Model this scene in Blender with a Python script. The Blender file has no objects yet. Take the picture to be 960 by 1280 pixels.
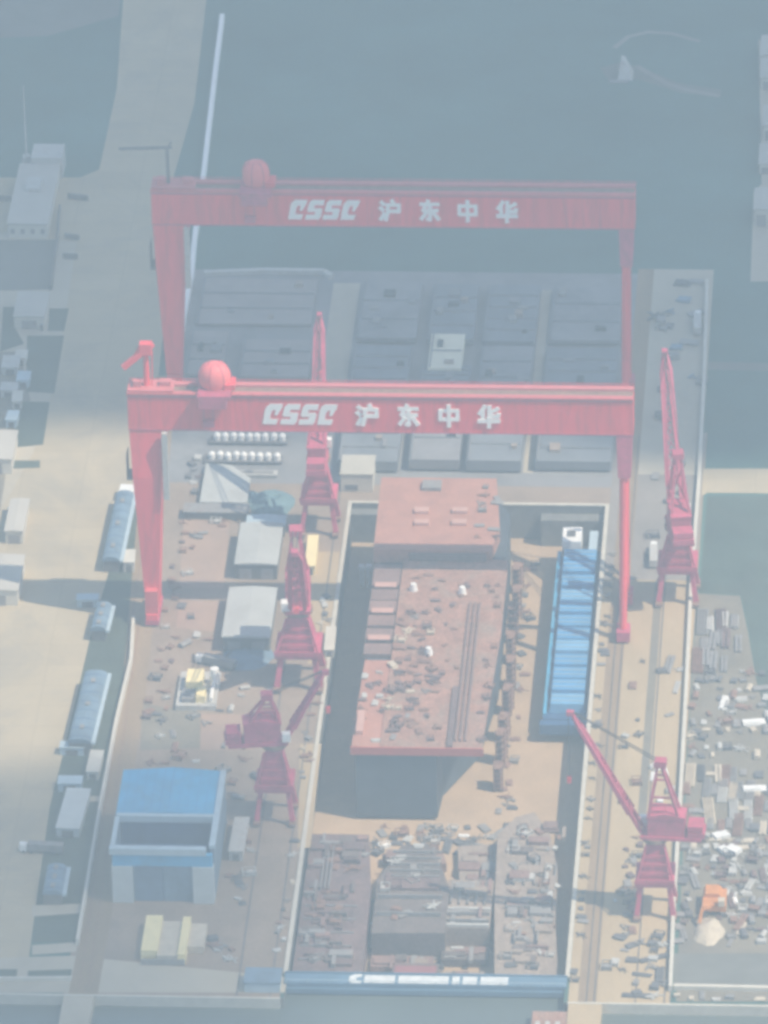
import bpy, math, random
from mathutils import Vector, Matrix
from math import radians, sin, cos, pi

scene = bpy.context.scene
COL = scene.collection
rnd = random.Random(7)

# ------------------------------------------------------------------ camera
TH, PS, RO = radians(29.0), radians(4.2948), radians(-1.3912)
FPX = 11038.6                      # focal length in pixels of a 960 px wide frame
DIST = FPX / 3.5
_h = Vector((-sin(PS), cos(PS), 0)); _r = Vector((cos(PS), sin(PS), 0)); _z = Vector((0, 0, 1))
FW = _h * cos(TH) - _z * sin(TH)
_u = _h * sin(TH) + _z * cos(TH)
RT = _r * cos(RO) + _u * sin(RO)
UP = -_r * sin(RO) + _u * cos(RO)
CAM = -FW * DIST

cam_data = bpy.data.cameras.new("camera")
cam = bpy.data.objects.new("camera", cam_data)
COL.objects.link(cam)
m = Matrix((RT, UP, -FW)).transposed().to_4x4()
m.translation = CAM
cam.matrix_world = m
cam_data.sensor_fit = 'HORIZONTAL'
cam_data.sensor_width = 36.0
cam_data.lens = 36.0 * FPX / 960.0
cam_data.clip_start = 5.0
cam_data.clip_end = 20000.0
scene.camera = cam


def G(px, py, z=0.0):
    """world point at height z seen at survey coordinates (px, py) of the aerial view"""
    d = FW * FPX + RT * (px - 480) + UP * (640 - py)
    t = (z - CAM.z) / d.z
    return CAM + d * t


def GP(pts, z=0.0):
    return [(G(x, y, z).x, G(x, y, z).y) for x, y in pts]


# ------------------------------------------------------------------ materials
MATS = {}


def mat(name, col=None, rough=0.75, var=0.25, scale=0.15, stain=None, stain_amt=0.0, stain_scale=0.05,
        metal=0.0, spec=0.3, stretch=None, fine=0.0, joints=None):
    """procedural paint / concrete / steel: two scales of mottling, optional stains with a colour of their own"""
    if name in MATS:
        return MATS[name]
    M = bpy.data.materials.new(name)
    M.use_nodes = True
    nt = M.node_tree
    N, L = nt.nodes, nt.links
    bs = N["Principled BSDF"]
    bs.inputs["Roughness"].default_value = rough
    bs.inputs["Metallic"].default_value = metal
    bs.inputs["Specular IOR Level"].default_value = spec
    geo = N.new("ShaderNodeNewGeometry")
    mp = N.new("ShaderNodeMapping")
    L.new(geo.outputs["Position"], mp.inputs["Vector"])
    if stretch:
        mp.inputs["Scale"].default_value = stretch
    n1 = N.new("ShaderNodeTexNoise")
    n1.inputs["Scale"].default_value = scale
    n1.inputs["Detail"].default_value = 8
    n1.inputs["Roughness"].default_value = 0.65
    L.new(mp.outputs[0], n1.inputs["Vector"])
    r1 = N.new("ShaderNodeValToRGB")
    r1.color_ramp.elements[0].position = 0.3
    r1.color_ramp.elements[1].position = 0.7
    a = [c * (1 - var) for c in col]
    b = [min(1, c * (1 + var * 0.8)) for c in col]
    r1.color_ramp.elements[0].color = (*a, 1)
    r1.color_ramp.elements[1].color = (*b, 1)
    L.new(n1.outputs["Fac"], r1.inputs["Fac"])
    out = r1.outputs["Color"]
    if stain is not None and stain_amt > 0:
        n2 = N.new("ShaderNodeTexNoise")
        n2.inputs["Scale"].default_value = stain_scale
        n2.inputs["Detail"].default_value = 10
        n2.inputs["Roughness"].default_value = 0.72
        n2.inputs["Distortion"].default_value = 0.6
        L.new(mp.outputs[0], n2.inputs["Vector"])
        r2 = N.new("ShaderNodeValToRGB")
        r2.color_ramp.elements[0].position = 0.48
        r2.color_ramp.elements[1].position = 0.66
        r2.color_ramp.elements[0].color = (0, 0, 0, 1)
        r2.color_ramp.elements[1].color = (stain_amt, stain_amt, stain_amt, 1)
        L.new(n2.outputs["Fac"], r2.inputs["Fac"])
        mx = N.new("ShaderNodeMix")
        mx.data_type = 'RGBA'
        L.new(r2.outputs["Color"], mx.inputs["Factor"])
        L.new(out, mx.inputs["A"])
        mx.inputs["B"].default_value = (*stain, 1)
        out = mx.outputs["Result"]
    if joints:
        br = N.new("ShaderNodeTexBrick")
        br.offset = 0.0
        br.inputs["Scale"].default_value = 1.0
        br.inputs["Brick Width"].default_value = joints[0]
        br.inputs["Row Height"].default_value = joints[1]
        br.inputs["Mortar Size"].default_value = joints[2]
        br.inputs["Mortar Smooth"].default_value = 0.3
        br.inputs["Color1"].default_value = (1, 1, 1, 1)
        br.inputs["Color2"].default_value = (0.93, 0.93, 0.93, 1)
        br.inputs["Mortar"].default_value = (joints[3],) * 3 + (1,)
        L.new(geo.outputs["Position"], br.inputs["Vector"])
        mm = N.new("ShaderNodeMix")
        mm.data_type = 'RGBA'
        mm.blend_type = 'MULTIPLY'
        mm.inputs["Factor"].default_value = 1.0
        L.new(out, mm.inputs["A"])
        L.new(br.outputs["Color"], mm.inputs["B"])
        out = mm.outputs["Result"]
    if fine > 0:
        n3 = N.new("ShaderNodeTexNoise")
        n3.inputs["Scale"].default_value = 1.1
        n3.inputs["Detail"].default_value = 4
        L.new(geo.outputs["Position"], n3.inputs["Vector"])
        r3 = N.new("ShaderNodeValToRGB")
        r3.color_ramp.elements[0].position = 0.35
        r3.color_ramp.elements[1].position = 0.65
        lo = 1 - fine
        r3.color_ramp.elements[0].color = (lo, lo, lo, 1)
        r3.color_ramp.elements[1].color = (1, 1, 1, 1)
        L.new(n3.outputs["Fac"], r3.inputs["Fac"])
        m3 = N.new("ShaderNodeMix")
        m3.data_type = 'RGBA'
        m3.blend_type = 'MULTIPLY'
        m3.inputs["Factor"].default_value = 1.0
        L.new(out, m3.inputs["A"])
        L.new(r3.outputs["Color"], m3.inputs["B"])
        out = m3.outputs["Result"]
    L.new(out, bs.inputs["Base Color"])
    MATS[name] = M
    return M


RED = mat("crane_red_paint", (0.86, 0.075, 0.10), 0.55, 0.13, 0.16, (0.46, 0.09, 0.085), 0.5, 0.30, stretch=(1.0, 1.0, 0.16))
RED_D = mat("jib_crane_red_paint", (0.54, 0.085, 0.16), 0.6, 0.2, 0.3, (0.22, 0.06, 0.06), 0.4, 0.2)
WHITE = mat("white_paint", (0.80, 0.79, 0.76), 0.6, 0.08, 0.3)
LETTER = mat("white_lettering", (0.93, 0.91, 0.88), 0.6, 0.03, 0.3)
CREAM = mat("cream_paint", (0.86, 0.72, 0.38), 0.6, 0.10, 0.2)
GLASS = mat("dark_glass", (0.03, 0.04, 0.05), 0.15, 0.1, 0.3, spec=0.5)
DARK = mat("dark_steel", (0.14, 0.135, 0.14), 0.7, 0.3, 0.4)
STEEL = mat("grey_steel", (0.28, 0.27, 0.26), 0.6, 0.25, 0.3, (0.20, 0.13, 0.10), 0.5, 0.3)
PALE_STEEL = mat("pale_primer_steel", (0.50, 0.49, 0.46), 0.6, 0.15, 0.3, (0.25, 0.17, 0.12), 0.4, 0.3)
RUST = mat("rusty_steel", (0.28, 0.165, 0.125), 0.85, 0.35, 0.5)
ROPE = mat("wire_rope", (0.07, 0.06, 0.06), 0.7, 0.1, 0.5)
BLUE = mat("blue_paint", (0.075, 0.30, 0.58), 0.55, 0.18, 0.12, (0.12, 0.20, 0.28), 0.4, 0.1)
BLUE_ROOF = mat("blue_sheet_roof", (0.07, 0.37, 0.62), 0.5, 0.14, 0.1, (0.14, 0.24, 0.32), 0.4, 0.06)
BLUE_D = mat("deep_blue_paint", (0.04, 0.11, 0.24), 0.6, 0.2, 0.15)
BLUE_GREY = mat("blue_grey_roof", (0.16, 0.24, 0.32), 0.6, 0.18, 0.15, (0.10, 0.12, 0.14), 0.5, 0.12)
PALE_BLUE = mat("pale_blue_paint", (0.42, 0.52, 0.58), 0.6, 0.12, 0.2)
GREY_ROOF = mat("pale_grey_roof", (0.44, 0.45, 0.43), 0.7, 0.10, 0.08, (0.30, 0.29, 0.27), 0.5, 0.05)
HALL = mat("slate_grey_block_paint", (0.20, 0.215, 0.235), 0.75, 0.16, 0.05, (0.09, 0.10, 0.12), 0.5, 0.04)
HALL2 = mat("dull_grey_block_paint", (0.25, 0.245, 0.25), 0.75, 0.18, 0.06, (0.11, 0.12, 0.14), 0.5, 0.05)
HALLD = mat("block_frame_steel", (0.05, 0.055, 0.065), 0.8, 0.2, 0.1)
DECK = mat("red_primer_deck", (0.44, 0.24, 0.175), 0.8, 0.24, 0.14, (0.36, 0.275, 0.215), 0.85, 0.09, fine=0.35)
DECK2 = mat("fresh_red_primer", (0.48, 0.23, 0.165), 0.75, 0.12, 0.10, (0.30, 0.15, 0.12), 0.5, 0.08, fine=0.12)
HULL = mat("dark_hull_paint", (0.07, 0.085, 0.105), 0.6, 0.25, 0.1)
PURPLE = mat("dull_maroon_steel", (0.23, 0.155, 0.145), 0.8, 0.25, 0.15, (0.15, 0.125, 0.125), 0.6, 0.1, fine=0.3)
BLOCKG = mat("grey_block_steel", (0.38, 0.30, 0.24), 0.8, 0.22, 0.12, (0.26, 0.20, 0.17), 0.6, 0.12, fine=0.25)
TEAL = mat("teal_tarp", (0.13, 0.22, 0.25), 0.8, 0.25, 0.3)
ORANGE = mat("orange_paint", (0.62, 0.25, 0.07), 0.7, 0.2, 0.3)
BEIGE = mat("beige_sheet", (0.55, 0.47, 0.36), 0.75, 0.15, 0.3)
WALLC = mat("pale_rendered_wall", (0.60, 0.56, 0.48), 0.85, 0.12, 0.2)
BOARD = mat("boarded_wall", (0.16, 0.15, 0.14), 0.85, 0.25, 0.3)

SCRUB = mat("scrub_field", (0.075, 0.155, 0.135), 0.95, 0.35, 0.012, (0.085, 0.125, 0.095), 0.5, 0.01, fine=0.25)
LAWN = mat("planted_plot", (0.09, 0.115, 0.09), 0.95, 0.3, 0.05, (0.09, 0.10, 0.07), 0.4, 0.05, fine=0.3)
DULLF = mat("dry_field", (0.17, 0.17, 0.15), 0.95, 0.25, 0.02, (0.09, 0.11, 0.09), 0.5, 0.02)
APRON = mat("pale_concrete_apron", (0.48, 0.395, 0.265), 0.9, 0.09, 0.03, (0.33, 0.29, 0.225), 0.7, 0.02,
            joints=(22.0, 14.0, 0.25, 0.86), fine=0.06)
YARD = mat("worn_yard_concrete", (0.335, 0.25, 0.185), 0.9, 0.18, 0.05, (0.235, 0.18, 0.14), 0.6, 0.035, fine=0.15)
YARDG = mat("grey_yard_concrete", (0.255, 0.22, 0.165), 0.9, 0.2, 0.05, (0.17, 0.165, 0.16), 0.6, 0.035, fine=0.2)
PINKY = mat("reddish_yard_floor", (0.40, 0.275, 0.20), 0.9, 0.12, 0.05, (0.30, 0.22, 0.19), 0.5, 0.04, fine=0.1)
BLOCKYARD = mat("block_yard_floor", (0.25, 0.245, 0.245), 0.9, 0.2, 0.04, (0.14, 0.145, 0.155), 0.6, 0.03)
LANE = mat("beige_lane_concrete", (0.48, 0.365, 0.22), 0.9, 0.10, 0.05, (0.37, 0.28, 0.17), 0.5, 0.03,
           stretch=(1, 0.3, 1), fine=0.1)
TRACK = mat("brown_track_bed", (0.33, 0.235, 0.145), 0.9, 0.15, 0.06, (0.22, 0.17, 0.13), 0.5, 0.04,
            stretch=(1, 0.25, 1), fine=0.15)
FLOOR = mat("dock_floor_concrete", (0.49, 0.345, 0.215), 0.9, 0.13, 0.06, (0.36, 0.27, 0.19), 0.5, 0.03, fine=0.12)
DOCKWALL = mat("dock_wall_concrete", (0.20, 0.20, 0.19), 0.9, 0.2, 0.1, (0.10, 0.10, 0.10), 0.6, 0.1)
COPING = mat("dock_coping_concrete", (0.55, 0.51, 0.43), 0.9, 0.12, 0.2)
ROAD = mat("road_concrete", (0.45, 0.395, 0.305), 0.9, 0.08, 0.04, (0.31, 0.28, 0.22), 0.5, 0.02)

WATER = mat("river_water", (0.10, 0.125, 0.12), 0.22, 0.12, 0.02, spec=0.5)


# ------------------------------------------------------------------ mesh builder
class MB:
    def __init__(self):
        self.v = []
        self.f = []

    def quad8(self, p):
        b = len(self.v)
        self.v += [tuple(q) for q in p]
        for f in ((0, 3, 2, 1), (4, 5, 6, 7), (0, 1, 5, 4), (1, 2, 6, 5), (2, 3, 7, 6), (3, 0, 4, 7)):
            self.f.append(tuple(b + i for i in f))

    def box(self, x0, x1, y0, y1, z0, z1):
        self.quad8([(x0, y0, z0), (x1, y0, z0), (x1, y1, z0), (x0, y1, z0),
                    (x0, y0, z1), (x1, y0, z1), (x1, y1, z1), (x0, y1, z1)])
        return self

    def taper(self, a, za, b, zb):
        """frustum between rectangle a=(x0,x1,y0,y1) at za and rectangle b at zb"""
        self.quad8([(a[0], a[2], za), (a[1], a[2], za), (a[1], a[3], za), (a[0], a[3], za),
                    (b[0], b[2], zb), (b[1], b[2], zb), (b[1], b[3], zb), (b[0], b[3], zb)])
        return self

    def beam(self, p, q, w, h=None, w2=None, h2=None):
        p, q = Vector(p), Vector(q)
        h = h or w
        w2 = w2 or w
        h2 = h2 or h
        d = (q - p).normalized()
        ref = Vector((0, 0, 1)) if abs(d.z) < 0.95 else Vector((0, 1, 0))
        s = d.cross(ref).normalized()
        t = s.cross(d).normalized()
        pts = []
        for c, ww, hh in ((p, w, h), (q, w2, h2)):
            for a, b in ((-1, -1), (1, -1), (1, 1), (-1, 1)):
                pts.append(c + s * (a * ww / 2) + t * (b * hh / 2))
        self.quad8(pts)
        return self

    def tube(self, p, q, r0, r1=None, n=10):
        p, q = Vector(p), Vector(q)
        r1 = r0 if r1 is None else r1
        d = (q - p).normalized()
        ref = Vector((0, 0, 1)) if abs(d.z) < 0.95 else Vector((0, 1, 0))
        s = d.cross(ref).normalized()
        t = s.cross(d).normalized()
        b = len(self.v)
        for c, r in ((p, r0), (q, r1)):
            for k in range(n):
                a = 2 * pi * k / n
                self.v.append(tuple(c + s * (cos(a) * r) + t * (sin(a) * r)))
        for k in range(n):
            k2 = (k + 1) % n
            self.f.append((b + k, b + k2, b + n + k2, b + n + k))
        self.f.append(tuple(b + n - 1 - k for k in range(n)))
        self.f.append(tuple(b + n + k for k in range(n)))
        return self

    def prism(self, poly, z0, z1):
        area = sum(poly[i][0] * poly[(i + 1) % len(poly)][1] - poly[(i + 1) % len(poly)][0] * poly[i][1]
                   for i in range(len(poly)))
        if area < 0:
            poly = poly[::-1]
        n = len(poly)
        b = len(self.v)
        self.v += [(x, y, z0) for x, y in poly] + [(x, y, z1) for x, y in poly]
        self.f.append(tuple(b + n - 1 - k for k in range(n)))
        self.f.append(tuple(b + n + k for k in range(n)))
        for k in range(n):
            k2 = (k + 1) % n
            self.f.append((b + k, b + k2, b + n + k2, b + n + k))
        return self

    def prism_y(self, poly, y0, y1):
        """outline in x,z extruded along y"""
        n = len(poly)
        b = len(self.v)
        self.v += [(x, y0, z) for x, z in poly] + [(x, y1, z) for x, z in poly]
        self.f.append(tuple(b + k for k in range(n)))
        self.f.append(tuple(b + n + n - 1 - k for k in range(n)))
        for k in range(n):
            k2 = (k + 1) % n
            self.f.append((b + k2, b + k, b + n + k, b + n + k2))
        return self

    def sheet(self, poly, z):
        area = sum(poly[i][0] * poly[(i + 1) % len(poly)][1] - poly[(i + 1) % len(poly)][0] * poly[i][1]
                   for i in range(len(poly)))
        if area < 0:
            poly = poly[::-1]
        b = len(self.v)
        self.v += [(x, y, z) for x, y in poly]
        self.f.append(tuple(range(b, b + len(poly))))
        return self

    def rect(self, x0, x1, y0, y1, z):
        return self.sheet([(x0, y0), (x1, y0), (x1, y1), (x0, y1)], z)

    def truss(self, p, q, w0, h0, w1, h1, n, t, td=None):
        """four-chord lattice boom"""
        p, q = Vector(p), Vector(q)
        td = td or t * 0.7
        d = (q - p).normalized()
        ref = Vector((0, 0, 1)) if abs(d.z) < 0.97 else Vector((0, 1, 0))
        s = d.cross(ref).normalized()
        u = s.cross(d).normalized()

        def c(k, f):
            a, b = ((-1, -1), (1, -1), (1, 1), (-1, 1))[k]
            w = w0 + (w1 - w0) * f
            h = h0 + (h1 - h0) * f
            return p + (q - p) * f + s * (a * w / 2) + u * (b * h / 2)
        for k in range(4):
            self.beam(c(k, 0), c(k, 1), t)
        for i in range(n):
            f0, f1 = i / n, (i + 1) / n
            for k in range(4):
                k2 = (k + 1) % 4
                if i % 2:
                    self.beam(c(k, f0), c(k2, f1), td)
                else:
                    self.beam(c(k2, f0), c(k, f1), td)
                self.beam(c(k, f1), c(k2, f1), td)
        return self

    def build(self, name, material, parent=None, loc=None, smooth=False):
        me = bpy.data.meshes.new(name)
        me.from_pydata(self.v, [], self.f)
        me.update()
        me.materials.append(material)
        if smooth:
            for pg in me.polygons:
                pg.use_smooth = True
        o = bpy.data.objects.new(name, me)
        COL.objects.link(o)
        if parent is not None:
            o.parent = parent
        if loc is not None:
            o.location = loc
        return o


def tag(o, label, cat, group=None):
    o["label"] = label
    o["category"] = cat
    if group:
        o["group"] = group
    return o


def empty(name, loc, label, cat, group=None, rz=0.0):
    o = bpy.data.objects.new(name, None)
    COL.objects.link(o)
    o.location = loc
    o.rotation_euler = (0, 0, rz)
    o.empty_display_size = 2
    return tag(o, label, cat, group)


def struct(o, kind="structure"):
    o["kind"] = kind
    return o


def sheet(name, poly, z, material):
    return struct(MB().sheet(poly, z).build(name, material))


def copy_tree(o, parent=None):
    c = o.copy()
    COL.objects.link(c)
    if parent is not None:
        c.parent = parent
    for ch in [k for k in bpy.data.objects if k.parent == o]:
        copy_tree(ch, c)
    return c


# ------------------------------------------------------------------ light, sky, air
SUNV = Vector((0.62, -0.208, 1.0)).normalized()
EL = math.asin(SUNV.z)
AZ = math.atan2(SUNV.x, SUNV.y)
w = bpy.data.worlds.new("World")
scene.world = w
w.use_nodes = True
nt = w.node_tree
sky = nt.nodes.new("ShaderNodeTexSky")
sky.sky_type = 'NISHITA'
sky.sun_disc = False
sky.sun_elevation = EL
sky.sun_rotation = AZ
sky.air_density = 1.0
sky.dust_density = 1.5
nt.links.new(sky.outputs[0], nt.nodes["Background"].inputs["Color"])
nt.nodes["Background"].inputs["Strength"].default_value = 0.10

sl = bpy.data.lights.new("sun", 'SUN')
sl.energy = 4.0
sl.angle = radians(0.53)
sl.color = (1.0, 0.86, 0.67)
so = bpy.data.objects.new("sun", sl)
COL.objects.link(so)
so.rotation_euler = (-SUNV).to_track_quat('-Z', 'Y').to_euler()
so.location = (400, -200, 1200)

HAZE_DENSITY = 0.000178
hz = bpy.data.materials.new("haze_air")
hz.use_nodes = True
hn = hz.node_tree
hn.nodes.clear()
ho = hn.nodes.new("ShaderNodeOutputMaterial")
hv = hn.nodes.new("ShaderNodeVolumePrincipled")
hv.inputs["Color"].default_value = (0.695, 0.868, 1.0, 1)
hv.inputs["Density"].default_value = HAZE_DENSITY
hv.inputs["Anisotropy"].default_value = 0.0
hn.links.new(hv.outputs[0], ho.inputs["Volume"])
hb = MB().box(-2700, 2900, -4300, 3300, -18, 1575).build("haze", hz)
struct(hb, "stuff")

# drifting clouds above the air, high over the yard (they shade parts of the ground)
cm = bpy.data.materials.new("cloud_vapour")
cm.use_nodes = True
cn = cm.node_tree
cn.nodes.clear()
co = cn.nodes.new("ShaderNodeOutputMaterial")
cv = cn.nodes.new("ShaderNodeVolumePrincipled")
cv.inputs["Color"].default_value = (0.95, 0.96, 1, 1)
cv.inputs["Density"].default_value = 0.024
cn.links.new(cv.outputs[0], co.inputs["Volume"])
CH = 2600.0


def cloud(outline, thick, seed):
    """closed cloud body over a ground outline, carried up along the sunbeam to the cloud height"""
    from mathutils import noise
    off = SUNV * (CH / SUNV.z)
    cx = sum(p[0] for p in outline) / len(outline)
    cy = sum(p[1] for p in outline) / len(outline)
    V, F = [], []
    rings = 10
    n = 96
    L = len(outline)

    def outer(a):
        f = a * L
        i = int(f) % L
        t = f - int(f)
        p, q = outline[i], outline[(i + 1) % L]
        return p[0] + (q[0] - p[0]) * t, p[1] + (q[1] - p[1]) * t
    for side in (1, -1):
        for r in range(rings + 1):
            fr = 1 - (1 - r / rings) ** 1.0
            for k in range(n):
                ox, oy = outer(k / n)
                nz = noise.noise(Vector((ox * 0.012 + seed, oy * 0.012, 0.3)))
                ff = fr * (1 + 0.07 * nz)
                x = cx + (ox - cx) * ff
                y = cy + (oy - cy) * ff
                tz = thick * (1 - fr ** 4) * (0.8 + 0.5 * noise.noise(Vector((x * 0.008, y * 0.008, seed))))
                V.append((x + off.x, y + off.y, CH + side * max(0.5, tz) * (1 if side > 0 else 0.35)))
    base = (rings + 1) * n
    for s in (0, 1):
        for r in range(rings):
            for k in range(n):
                a = s * base + r * n + k
                b = s * base + r * n + (k + 1) % n
                c = b + n
                d = a + n
                F.append((a, b, c, d) if s == 0 else (d, c, b, a))
    for k in range(n):
        a = rings * n + k
        b = rings * n + (k + 1) % n
        F.append((a, base + a, base + b, b)[::-1])
    mb = MB()
    mb.v, mb.f = V, F
    o = mb.build("cloud", cm)
    struct(o, "stuff")
    return o


cloud([(-900, 95), (-260, 80), (-110, 62), (-40, 58), (40, 58), (130, 40), (260, 20), (900, 20), (1200, 500), (600, 1200), (-300, 1200), (-900, 800)], 34, 1.0)
cloud([(-700, -190), (-180, -182), (-90, -170), (-40, -156), (-8, -172), (6, -215), (6, -300), (10, -420), (-60, -700), (-700, -700)], 90, 5.0)

# ------------------------------------------------------------------ the setting
D0, D1, DN, DF, DZ = -12.0, 79.0, -311.0, 6.0, -13.5       # dock basin
QY = -326.0

g = MB()
g.rect(-2500, 2700, DF, 3100, 0)
g.rect(-2500, D0, DN, DF, 0)
g.rect(D1, 2700, DN, DF, 0)
g.rect(-2500, D0, QY, DN, 0)
g.rect(D1, 2700, QY, DN, 0)
struct(g.build("ground", SCRUB))
struct(MB().rect(-2500, 2700, -4200, -318, -3.5).build("river_water", WATER))
q = MB()
q.box(-2500, D0 - 1.2, QY - 1.0, QY - 0.01, -8, 0.35)
q.box(D1 + 1.2, 2700, QY - 1.0, QY - 0.01, -8, 0.35)
struct(q.build("quay_wall", COPING))
struct(MB().rect(D0, D1, -322, DF, DZ).build("dock_floor", FLOOR))
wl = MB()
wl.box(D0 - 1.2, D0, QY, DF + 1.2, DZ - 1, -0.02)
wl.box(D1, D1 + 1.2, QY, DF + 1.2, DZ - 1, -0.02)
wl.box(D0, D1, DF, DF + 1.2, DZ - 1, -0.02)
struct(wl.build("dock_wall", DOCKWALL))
cp = MB()
cp.box(D0 - 1.3, D0 + 0.15, DN, DF + 1.3, 0.0, 0.5)
cp.box(D1 - 0.15, D1 + 1.3, DN, DF + 1.3, 0.0, 0.5)
cp.box(D0 + 0.16, D1 - 0.16, DF - 0.15, DF + 1.3, 0.0, 0.5)
struct(cp.build("dock_coping", COPING))
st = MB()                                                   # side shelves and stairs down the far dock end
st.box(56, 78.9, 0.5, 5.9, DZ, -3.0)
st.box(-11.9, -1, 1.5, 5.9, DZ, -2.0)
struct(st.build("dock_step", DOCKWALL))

def rects(name, rs, z, material):
    mb = MB()
    for r in rs:
        mb.rect(*r, z)
    return struct(mb.build(name, material))


rects("yard_pavement", [(-84, D0 - 1.4, QY + 0.1, 62), (D1 + 1.4, 113.5, QY + 0.1, 62), (D0 - 1.4, D1 + 1.4, DF + 1.4, 62)], 0.03, YARD)
rects("block_yard_pavement", [(-84, 84, 20, 186)], 0.06, BLOCKYARD)
sheet("storage_yard", GP([(872, 742), (925, 745), (935, 790), (945, 850), (960, 900), (1060, 900), (1060, 1252), (845, 1252), (860, 930)]), 0.03, YARDG)
rects("crane_lane", [(80.4, 113, QY + 0.1, -47)], 0.06, LANE)
rects("shade_grey_lane", [(80.4, 113, -47, 62)], 0.07, mat("shaded_lane_concrete", (0.29, 0.255, 0.225), 0.9, 0.15, 0.05, (0.21, 0.19, 0.175), 0.5, 0.03, fine=0.12))  # greyer sheet, shade over the lane's far part put into its colour
rects("crane_track", [(83.6, 89.6, QY + 0.1, 190)], 0.09, TRACK)
rects("crane_lane_strip", [(98.6, 101.4, -215, -47)], 0.09, YARDG)
rects("yard_lane", [(84, 112, 30, 190)], 0.075, ROAD)
sheet("gantry_track", GP([(197, 470), (222, 470), (205, 640), (183, 860), (150, 1080), (122, 1245), (85, 1245), (118, 1080), (153, 860), (172, 640)]), 0.135, TRACK)
sheet("apron", GP([(158, -60), (265, -60), (243, 130), (216, 225), (212, 300), (206, 400), (197, 480), (172, 620), (140, 700), (112, 800), (82, 930), (62, 1010), (45, 1130), (36, 1200), (-90, 1200), (-90, 640), (0, 640), (42, 565), (62, 500), (78, 420), (96, 300), (70, 300), (10, 290), (-80, 290), (-80, 222), (100, 222), (124, 212), (146, 110)]), 0.06, APRON)
sheet("plot_paving", GP([(-90, 288), (101, 288), (82, 420), (66, 500), (46, 565), (4, 640), (-90, 640)]), 0.045, ROAD)
sheet("planting_strip", GP([(172, 620), (186, 620), (172, 800), (155, 850), (97, 1178), (40, 1178), (45, 1130), (62, 1010), (82, 930), (112, 800), (140, 700)]), 0.075, LAWN)
sheet("quay_road", GP([(-80, 1200), (90, 1195), (360, 1222), (356, 1241), (-80, 1241)]), 0.105, ROAD)
for i, pts in enumerate([[(62, 386), (86, 386), (80, 414), (60, 414)], [(34, 420), (80, 420), (68, 492), (33, 490)],
                         [(26, 502), (62, 503), (54, 556), (15, 560)], [(4, 384), (22, 384), (20, 412), (30, 430), (0, 440)],
                         [(-80, 300), (70, 300), (66, 362), (-80, 365)], [(14, 576), (50, 576), (50, 585), (14, 586)],
                         [(-80, 1212), (22, 1212), (20, 1225), (-80, 1225)], [(35, 1214), (90, 1212), (88, 1226), (35, 1226)]]):
    sheet("planted_plot", GP(pts), 0.15 if i != 4 else 0.12, LAWN if i != 4 else DULLF)
for cr in ([(40, 1132), (101, 1130), (99, 1142), (40, 1146)], [(103, 996), (130, 995), (128, 1002), (102, 1003)], [(70, 1180), (97, 1178), (95, 1190), (40, 1194), (40, 1182)]):
    sheet("crossing", GP(cr), 0.12, ROAD)
sheet("dry_field", GP([(-120, -90), (160, -90), (148, 20), (60, 45), (-120, 52)]), 0.03, DULLF)
sheet("plot_path", GP([(-60, 365), (60, 365), (58, 410), (30, 412), (28, 384), (-60, 384)]), 0.105, ROAD)
sheet("dirt_patch", GP([(-60, 440), (25, 440), (38, 500), (12, 560), (0, 640), (-60, 640)]), 0.09, YARDG)
sheet("far_road", GP([(948, 50), (1040, 50), (1040, 352), (938, 352), (942, 240), (952, 230)]), 0.03, ROAD)
sheet("side_road", GP([(874, 586), (1060, 586), (1060, 618), (884, 616), (872, 624)]), 0.06, APRON)
sheet("side_path", GP([(880, 452), (1040, 456), (1040, 466), (880, 462)]), 0.06, DULLF)
SOIL = mat("bare_soil", (0.14, 0.155, 0.135), 0.95, 0.3, 0.03)
TRK = mat("dirt_track_soil", (0.22, 0.22, 0.195), 0.95, 0.3, 0.06)
sheet("bare_soil", GP([(750, 85), (775, 78), (800, 84), (850, 104), (902, 112), (900, 122), (850, 116), (800, 100), (760, 100)]), 0.03, SOIL)


def strip(name, pts, wd, z, material):
    L_, R_ = [], []
    P = [G(*p) for p in pts]
    for i, p in enumerate(P):
        d = (P[min(i + 1, len(P) - 1)] - P[max(i - 1, 0)]).normalized()
        L_.append((p.x - d.y * wd, p.y + d.x * wd))
        R_.append((p.x + d.y * wd, p.y - d.x * wd))
    return sheet(name, L_ + R_[::-1], z, material)


strip("dirt_track", [(795, 82), (812, 92), (835, 105), (862, 113), (900, 120)], 1.3, 0.06, TRK)
strip("dirt_track", [(768, 60), (785, 46), (810, 40), (840, 42), (875, 52)], 1.2, 0.06, TRK)
sheet("green_plot", GP([(884, 620), (1060, 620), (1060, 900), (960, 898), (945, 850), (936, 790), (926, 744), (874, 742)]), 0.03, mat("grey_green_plot", (0.075, 0.108, 0.09), 0.95, 0.3, 0.04, (0.10, 0.105, 0.085), 0.5, 0.03, fine=0.2))
sheet("basin_pond", GP([(842, 1192), (1060, 1192), (1060, 1232), (842, 1232)]), 0.075, mat("basin_bed", (0.17, 0.17, 0.155), 0.9, 0.2, 0.08))
sheet("floor_red_area", GP([(230, 645), (288, 640), (280, 735), (224, 735)]), 0.09, PINKY)
sheet("floor_red_area", GP([(225, 750), (275, 752), (268, 790), (220, 785)]), 0.09, PINKY)
sheet("floor_pale_area", GP([(178, 880), (250, 890), (250, 935), (175, 938)]), 0.09, YARDG)
sheet("floor_pale_area", GP([(252, 893), (318, 893), (316, 938), (250, 938)]), 0.09, PINKY)
sheet("floor_pale_area", GP([(390, 690), (425, 690), (412, 830), (385, 830)]), 0.09, LANE)
sheet("floor_pale_area", GP([(375, 930), (402, 930), (388, 1060), (372, 1060)]), 0.09, LANE)
pr = MB()
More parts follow.
